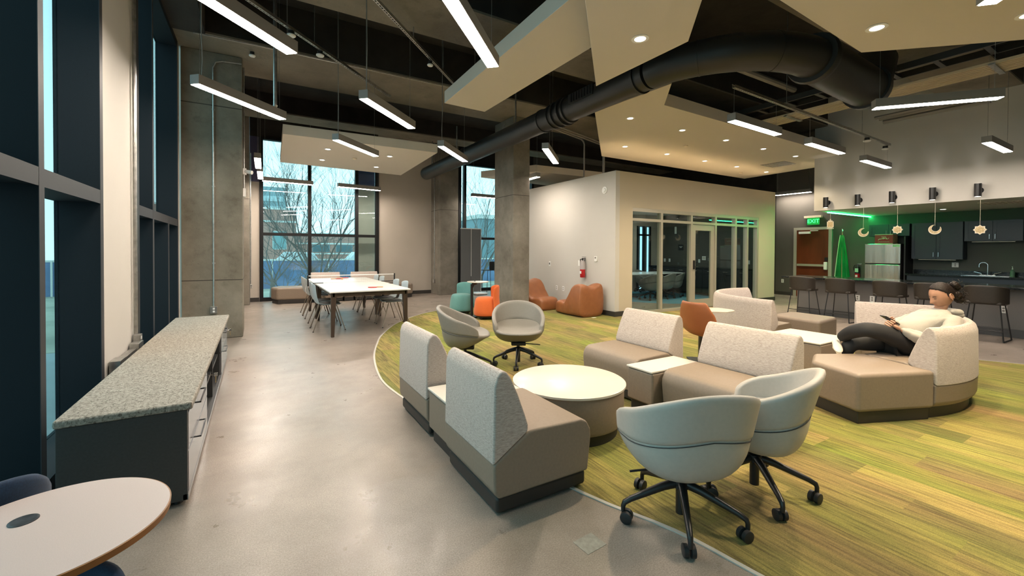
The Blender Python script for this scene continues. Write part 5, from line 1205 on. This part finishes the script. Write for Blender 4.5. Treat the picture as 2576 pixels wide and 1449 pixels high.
# hands: palm and five bent fingers each
def hand(w_, dir_, palmn, thumbside, curl, sc_=1.0):
    dir_ = Vector(dir_).normalized(); n_ = Vector(palmn); n_ = (n_-dir_*n_.dot(dir_)).normalized(); sd = dir_.cross(n_)*thumbside; w_ = Vector(w_)
    jn = {'w': (*w_, .022), 'p0': (*(w_+dir_*.035), (.030, .018)), 'p1': (*(w_+dir_*.072), (.034, .015))}; ed = [('w','p0'),('p0','p1')]
    palm = skin_mesh('palm_tmp', jn, ed, M['skin'], None, 1); ms = [palm]
    for i, (off, ln) in enumerate(((.028, .066), (.010, .074), (-.009, .069), (-.027, .053))):
        b = w_+dir_*.068+sd*off; pts = [b]; d = dir_.copy()
        for k, fr_ in enumerate((.45, .32, .23)):
            d = (Matrix.Rotation(R(curl[k]+3*i), 3, sd*thumbside*-1) @ d) if False else (d*math.cos(R(curl[k]+3*i))+n_*math.sin(R(curl[k]+3*i))).normalized()
            pts.append(pts[-1]+d*ln*fr_)
        jn = {f'f{k}': (*p, (.0088, .0084, .0078, .0062)[k]) for k, p in enumerate(pts)}
        ms.append(skin_mesh('finger_tmp', jn, [(f'f{k}', f'f{k+1}') for k in range(3)], M['skin'], None, 1))
    b = w_+dir_*.022+sd*.024; t1 = b+(dir_*.6+sd*.75+n_*.25).normalized()*.036; t2 = t1+(dir_*.85+sd*.1+n_*.5).normalized()*.028; t3 = t2+(dir_*.7-sd*.2+n_*.6).normalized()*.022
    jn = {'a': (*b, .0125), 'b': (*t1, .0105), 'c': (*t2, .0095), 'd': (*t3, .0075)}; ms.append(skin_mesh('thumb_tmp', jn, [('a','b'),('b','c'),('c','d')], M['skin'], None, 1))
    for q in ms:
        addmesh([v.co for v in q.data.vertices], [tuple(p.vertices) for p in q.data.polygons]); bpy.data.objects.remove(q)
hand(J['wrL'][:3], (-.30, .30, .28), (.35, .75, .35), 1, (28, 38, 34))
hand(J['wrR'][:3], (-.55, .05, .18), (-.1, -.8, .45), -1, (26, 36, 32))
extra.to_mesh(woman.data); extra.free()
# hair
def hairok(d): 
    hl = .50-.75*min(1, abs(d.x)*1.15)**2   # hairline height by side
    return d.y < .18 or d.z > hl+.25*max(0, d.y-.3)
hv = []; 
for d in ds:
    zz = d.z; yl = .12+.50*max(0, zz/.72)**2 if zz > 0 else -.10
    face_ = (d.y > yl and zz < .72+.1*(1-abs(d.x))) or (zz < -.40 and d.y > -.75) or zz < -.62
    k = .93 if face_ else 1.085+.03*max(0, -d.y)
    st = 1+.012*math.sin(14*d.z+22*math.atan2(d.x, -d.y)) if k > 1 else 1
    hv.append(headpt(d, k*st, False))
hairo = obj('hair', MB().add([HM @ v for v in hv], fs), M['hair'], woman, smooth=True, sangle=180)
rnd = random.Random(3); bun = MB(); bs, bf = sphere(20, 14)
for k in range(16):
    c = Vector((rnd.uniform(-.03, .03), -.118+rnd.uniform(-.025, .025), rnd.uniform(-.10, .045))); r_ = rnd.uniform(.024, .04)
    bun.add([HM @ (c+Vector((d.x, d.y, d.z*1.15))*r_*(1+.12*math.sin(9*d.x+k)*math.sin(8*d.z))) for d in bs], bf)
for k in range(46):
    a = rnd.uniform(-1, 1); p = Vector((rnd.uniform(-.035, .035), -.13+rnd.uniform(-.03, .02), rnd.uniform(-.11, .05)))
    q = [HM @ (p+Vector((.014*math.sin(t*1.4+k), -.012*t-.004*math.cos(t*2), -.014*t*(1 if k % 3 else -.5)))) for t in range(6)]; bun.tube(q, .0016, 4)
obj('hair_bun', bun, M['hair'], woman, smooth=True)
fm = MB()
for s_ in (-1, 1):
    fm.tube([HM @ (headpt(Vector((s_*x, 1, .20+.04*math.sin((x-.15)*5))).normalized())+Vector((0, .001, 0))) for x in (.18, .28, .38, .48, .56)], .0022, 5)
    fm.tube([HM @ (headpt(Vector((s_*x, 1, .035-.02*math.sin((x-.22)*9))).normalized())+Vector((0, .001, 0))) for x in (.22, .30, .38, .46)], .0016, 5)
obj('eyebrows', fm, M['hair'], woman, smooth=True)
lp = MB().tube([HM @ (headpt(Vector((x, 1, -.56)).normalized())+Vector((0, .001, 0))) for x in (-.2, -.1, 0, .1, .2)], [.001, .003, .0035, .003, .001], 6)
obj('lips', lp, mat('lip_rose', (.42,.14,.10), .5), woman, smooth=True)
# clothes
def g(n, dr=0, off=(0, 0, 0)):
    p = J[n]; r_ = p[3]; r_ = tuple(x+dr for x in r_) if isinstance(r_, tuple) else r_+dr
    return (p[0]+off[0], p[1]+off[1], p[2]+off[2], r_)
HJ = dict(hem=(5.44,1.635,.555,(.165,.155)), waist=g('waist', .045, (0,0,.02)), chest=g('chest', .035), nb=(5.765,1.42,.825,(.105,.085)), shL=g('shL', .030), mL=(5.53,1.30,.68,.076), elL=g('elL', .033), fL=(5.325,1.47,.628,.055), cuL=(5.256,1.563,.688,.033), shR=g('shR', .030), mR=(5.70,1.63,.72,.078), elR=g('elR', .033), fR=(5.49,1.685,.69,.055), cuR=(5.402,1.656,.722,.033))
hood = skin_mesh('hoodie', HJ, [('hem','waist'),('waist','chest'),('chest','nb'),('chest','shL'),('shL','mL'),('mL','elL'),('elL','fL'),('fL','cuL'),('chest','shR'),('shR','mR'),('mR','elR'),('elR','fR'),('fR','cuR')], M['hoodie'], woman)
me = hood.data
for v in me.vertices:   # soft folds in the sleeves and front
    c = v.co; f_ = .0095*math.sin(c.x*62+c.z*70)*math.sin(c.y*30-c.z*26)+.003*math.sin(c.x*140-c.z*90); v.co = c+v.normal*f_
hb = []; 
ring = []
for k in range(25):
    a = R(-170+340*k/24); rr = .105; p = Vector((5.775, 1.415, .835))+fdv*(-.055-.075*math.cos(a)*1.0)+lfv*(.095*math.sin(a))+up*(.012+.035*math.cos(a*.5)-.045*(1+math.cos(a))/2)
    ring.append(p)
obj('hood', MB().tube(ring, [.012+.024*math.sin(PI*k/24) for k in range(25)], 12).tube([p+Vector((.012,-.006,-.024)) for p in ring[4:21]], [.014+.02*math.sin(PI*k/16) for k in range(17)], 12).tube([Vector((5.775,1.415,.80))+fdv*(-.10)+lfv*(.07*s_)+up*(-.0) for s_ in (-1,-.5,0,.5,1)], [.03,.05,.055,.05,.03], 12), M['hoodie'], woman, smooth=True)
obj('drawstring', MB().tube([Vector((5.665,1.44,.815)), Vector((5.63,1.43,.79)), Vector((5.61,1.425,.74))], .004, 6), M['wplastic'], woman, smooth=True)
LJ = dict(pelvis=g('pelvis', .012), hipL=g('hipL', .012), mid=(5.22,1.65,.635,.088), knL=g('knL', .012), sh=(5.07,1.90,.62,.066), anL=(5.12,2.0,.535,.050), hipR=g('hipR', .012), knR=g('knR', .012), sR=(5.12,1.98,.30,.056), anR=(5.10,2.015,.12,.045))
obj_l = skin_mesh('leggings', LJ, [('pelvis','hipL'),('hipL','mid'),('mid','knL'),('knL','sh'),('sh','anL'),('pelvis','hipR'),('hipR','knR'),('knR','sR'),('sR','anR')], M['legging'], woman)
def shoe(a, b):
    a = Vector(a); b = Vector(b); d = (b-a).normalized(); a0 = a-d*.035; b0 = a+d*.20
    up_ = Vector((0,0,1)); s_ = d.cross(up_).normalized(); u_ = s_.cross(d)
    mb = MB(); rings = []
    n = 16
    for k, (t, w_, h) in enumerate(((0,.015,.03),(.03,.033,.06),(.08,.038,.062),(.15,.040,.048),(.20,.040,.038),(.24,.034,.028),(.262,.016,.014))):
        rings.append([a0+d*t+s_*(w_*math.cos(2*PI*i/n))+u_*(h*(.5+.5*math.sin(2*PI*i/n))-.045) for i in range(n)])
    vs = [v for r_ in rings for v in r_]; f2 = [(j*n+i, j*n+(i+1)%n, (j+1)*n+(i+1)%n, (j+1)*n+i) for j in range(6) for i in range(n)]+[tuple(range(n))[::-1], tuple(6*n+i for i in range(n))]
    q = obj('shoe', mb.add(vs, f2), mat('cream_canvas', (.60,.55,.47), .7), woman, sub=1)
    sol = MB().extr([(-.5,0),(-.5,-.011),(.5,-.011),(.5,0)], lambda t: (a0+d*t-u_*.044, s_*(.075 if .02 < t < .22 else .04), u_), [0,.02,.12,.22,.262])
    obj('sole', sol, M['cream2'], q)
shoe((5.13,2.04,.515), (4.98,1.955,.475)); shoe((5.10,2.02,.055), (4.98,2.10,.055))
ph = thing('phone', 'black smartphone held up by the seated woman', 'phone', (5.285,1.655,.765), 0)
d_ = (Vector((5.238,1.69,.800))-Vector((5.322,1.632,.738))).normalized(); l_ = lfv; nn = l_.cross(d_)
PM = Matrix(((l_.x, d_.x, nn.x, 0), (l_.y, d_.y, nn.y, 0), (l_.z, d_.z, nn.z, 0), (0, 0, 0, 1)))
obj('case', MB().box(-.037, .037, -.075, .075, -.005, .004).xf(PM), M['black'], ph, bevel=.004); obj('screen', MB().box(-.033, .033, -.07, .07, .0042, .005).xf(PM), mat('phone_glass', (.02,.02,.025), .1), ph)
# ------------------------------------------------------------ outdoors
gr = struct('ground', MB().box(-40, 60, 13.9, 110, -1.1, -1.0), mat('pale_winter_ground', (.42,.40,.32), .95, nscale=.5, namt=.3))
struct('ground', MB().box(-40, -1.6, -15, 110, -1.11, -1.01), mat('grey_pavement', (.35,.37,.38), .9, nscale=.5, namt=.15))
fn = thing('site_fence', 'blue fabric covered site fence with pale top beyond the far windows', 'fence', (0, 30, -1))
obj('fabric', MB().box(-12, 30, 0, .05, 0, 1.72), mat('blue_fabric', (.16,.225,.38), .8, nscale=.8, namt=.35), fn); obj('top_rail', MB().box(-12, 30, -.02, .07, 1.72, 1.82), M['wplastic'], fn)
for i in range(14): obj('post', MB().box(-12+i*3.2, -11.93+i*3.2, -.06, 0, 0, 1.8), M['wplastic'], fn)
bb = thing('brick_building', 'pink brick building with pale bands seen through the left part of far window', 'building', (0, 50, -1))
obj('wall', MB().box(-9, 3.6, 0, 10, 0, 6.6), M['brick'], bb); obj('wall', MB().box(3.6, 16, 1, 10, 0, 4.2), M['brick'], bb)
for z in (6.5, 5.2): obj('stone_band', MB().box(-9.05, 3.65, -.08, 0, z, z+.18), M['wplastic'], bb)
for z in (4.1, 3.0, 1.9): obj('stone_band', MB().box(3.65, 16.05, .92, 1, z, z+.16), M['wplastic'], bb)
for x in (-3.2, -.8, 1.4): 
    f_ = obj('window', MB().box(x, x+1.3, -.06, 0, 2.4, 4.3), mat('pale_window_frame', (.5,.6,.6), .5), bb); obj('glazing', MB().box(x+.1, x+1.2, -.07, -.06, 2.5, 4.2), mat('sky_reflecting_pane', (.25,.42,.45), .2), f_)
for x in (5.2, 7.6, 10.0):
    f_ = obj('window', MB().box(x, x+1.8, .94, 1, 2.15, 2.95), mat('grey_window_frame', (.25,.3,.33), .5), bb)
    obj('glazing', MB().box(x+.1, x+1.7, .93, .94, 2.2, 2.9), mat('dim_pane', (.12,.2,.23), .2), f_)
b2_ = thing('grey_building', 'pale blue-grey tall building behind the brick one', 'building', (-2, 75, -1)); obj('wall', MB().box(-8, 6.0, 0, 8, 0, 12.0), mat('blue_grey_wall', (.30,.42,.46), .9), b2_)
for z in (8.3, 9.8): obj('window_band', MB().box(-2, 5.5, -.08, 0, z, z+.8), mat('band_glass', (.5,.65,.7), .3), b2_)
b3_ = thing('metal_building', 'blue-grey metal clad building beyond the right far window', 'building', (22, 38, -1)); obj('wall', MB().box(-3, 12, 0, 8, 0, 5.6), mat('steel_cladding', (.22,.33,.37), .7, nscale=20, namt=.1, stretch=(1,.01,.01)), b3_); obj('roof_edge', MB().box(-3.1, 12, -.15, 8, 5.6, 6.0), M['wplastic'], b3_)
for i, x in enumerate((3.0, 7.9, 12.8)):
    c_ = thing('parked_car', f'{["left","middle","right"][i]} white parked car beyond the blue fence', 'car', (x, 36, -1), 0, 'parked cars beyond the fence')
    obj('body', MB().extr([(-2.1,.3),(2.1,.3),(2.2,.6),(2.1,1.0),(1.2,1.15),(.7,1.75),(-1.2,1.8),(-1.9,1.2),(-2.2,.9)], lambda y: (Vector((0, y, 0)), Vector((1,0,0)), Vector((0,0,1.25))), [-.85, .85]), mat('white_car_paint', (.75,.78,.8), .3), c_, bevel=.08)
    for xx in (-1.3, 1.35):
        for yy in (-.86, .86): obj('wheel', MB().tube([(xx, yy-.1, .33), (xx, yy+.1, .33)], .33, 18), M['black'], c_)
def tree(name, label, loc, seed, H=4.6, n0=5, spread=.62, twig=.006, m_='bark', r0=.11, depth=6, leadup=.9):
    rnd = random.Random(seed); mb = MB()
    def grow(p, d, L_, r_, k):
        q = p; pts = [p]; rs = [r_]; nseg = 3 if k > 2 else 2
        for i in range(nseg):
            d = (d+Vector((rnd.uniform(-.14, .14), rnd.uniform(-.14, .14), rnd.uniform(-.02, .12)))).normalized(); q = q+d*L_/nseg; pts.append(q); rs.append(r_*(1-.3*(i+1)/nseg))
        mb.tube(pts, [q_*.8 for q_ in rs], 5 if r_ > .02 else 3, False)
        if k == 0: return
        nb = rnd.choice((2, 2, 3))
        for b in range(nb):
            ax = Vector((rnd.uniform(-1, 1), rnd.uniform(-1, 1), rnd.uniform(-.3, .3))).normalized()
            nd = (Matrix.Rotation(rnd.uniform(.25, spread), 3, ax) @ d); nd = (nd+Vector((0, 0, .10))).normalized()
            grow(pts[-1] if b else pts[-1], nd, L_*rnd.uniform(.70, .86), max(r_*.60, twig), k-1)
        if k > 2:
            ax = Vector((rnd.uniform(-1, 1), rnd.uniform(-1, 1), 0)).normalized(); grow(pts[1], (Matrix.Rotation(rnd.uniform(.5, .9), 3, ax) @ d).normalized(), L_*.7, max(r_*.5, twig), k-2)
    mb.tube([(0, 0, 0), (0, 0, .5), (.02, 0, 1.0)], [r0*1.5, r0*1.2, r0], 8)
    for i in range(n0):
        a = 2*PI*i/n0+rnd.uniform(-.3, .3); grow(Vector((.02, 0, .9)), Vector((math.cos(a)*spread, math.sin(a)*spread, leadup)).normalized(), H*.28, r0*.5, depth)
    o = obj(name, mb, M[m_]); o.location = loc; tag(o, label, 'tree'); return o
M['bark'] = mat('grey_bark', (.19,.17,.16), .9)
tree('bare_tree', 'large bare spreading tree outside the tall far window', (2.3,20.2,-1), 11, 6.4, 6, .60, .0034, depth=6, r0=.12)
tree('bare_tree', 'bare tree outside the left pane of the tall window, behind the larger one', (.6,21.5,-1), 23, 5.0, 4, .62, .0034, depth=5, r0=.09)
tree('bare_tree', 'bare tree outside the right far window, beside the freestanding column', (10.6,21.0,-1), 5, 6.8, 5, .62, .0034, depth=6)
tree('bare_shrub', 'low tangle of bare shrub branches outside, lower left of the tall window', (.9,17.2,-1), 31, 2.4, 8, .95, .0035, r0=.05, depth=4, leadup=.35)
tree('bare_shrub', 'low bare shrub outside, behind the window bench', (2.4,17.6,-1), 37, 2.2, 8, .95, .0035, r0=.05, depth=4, leadup=.35)
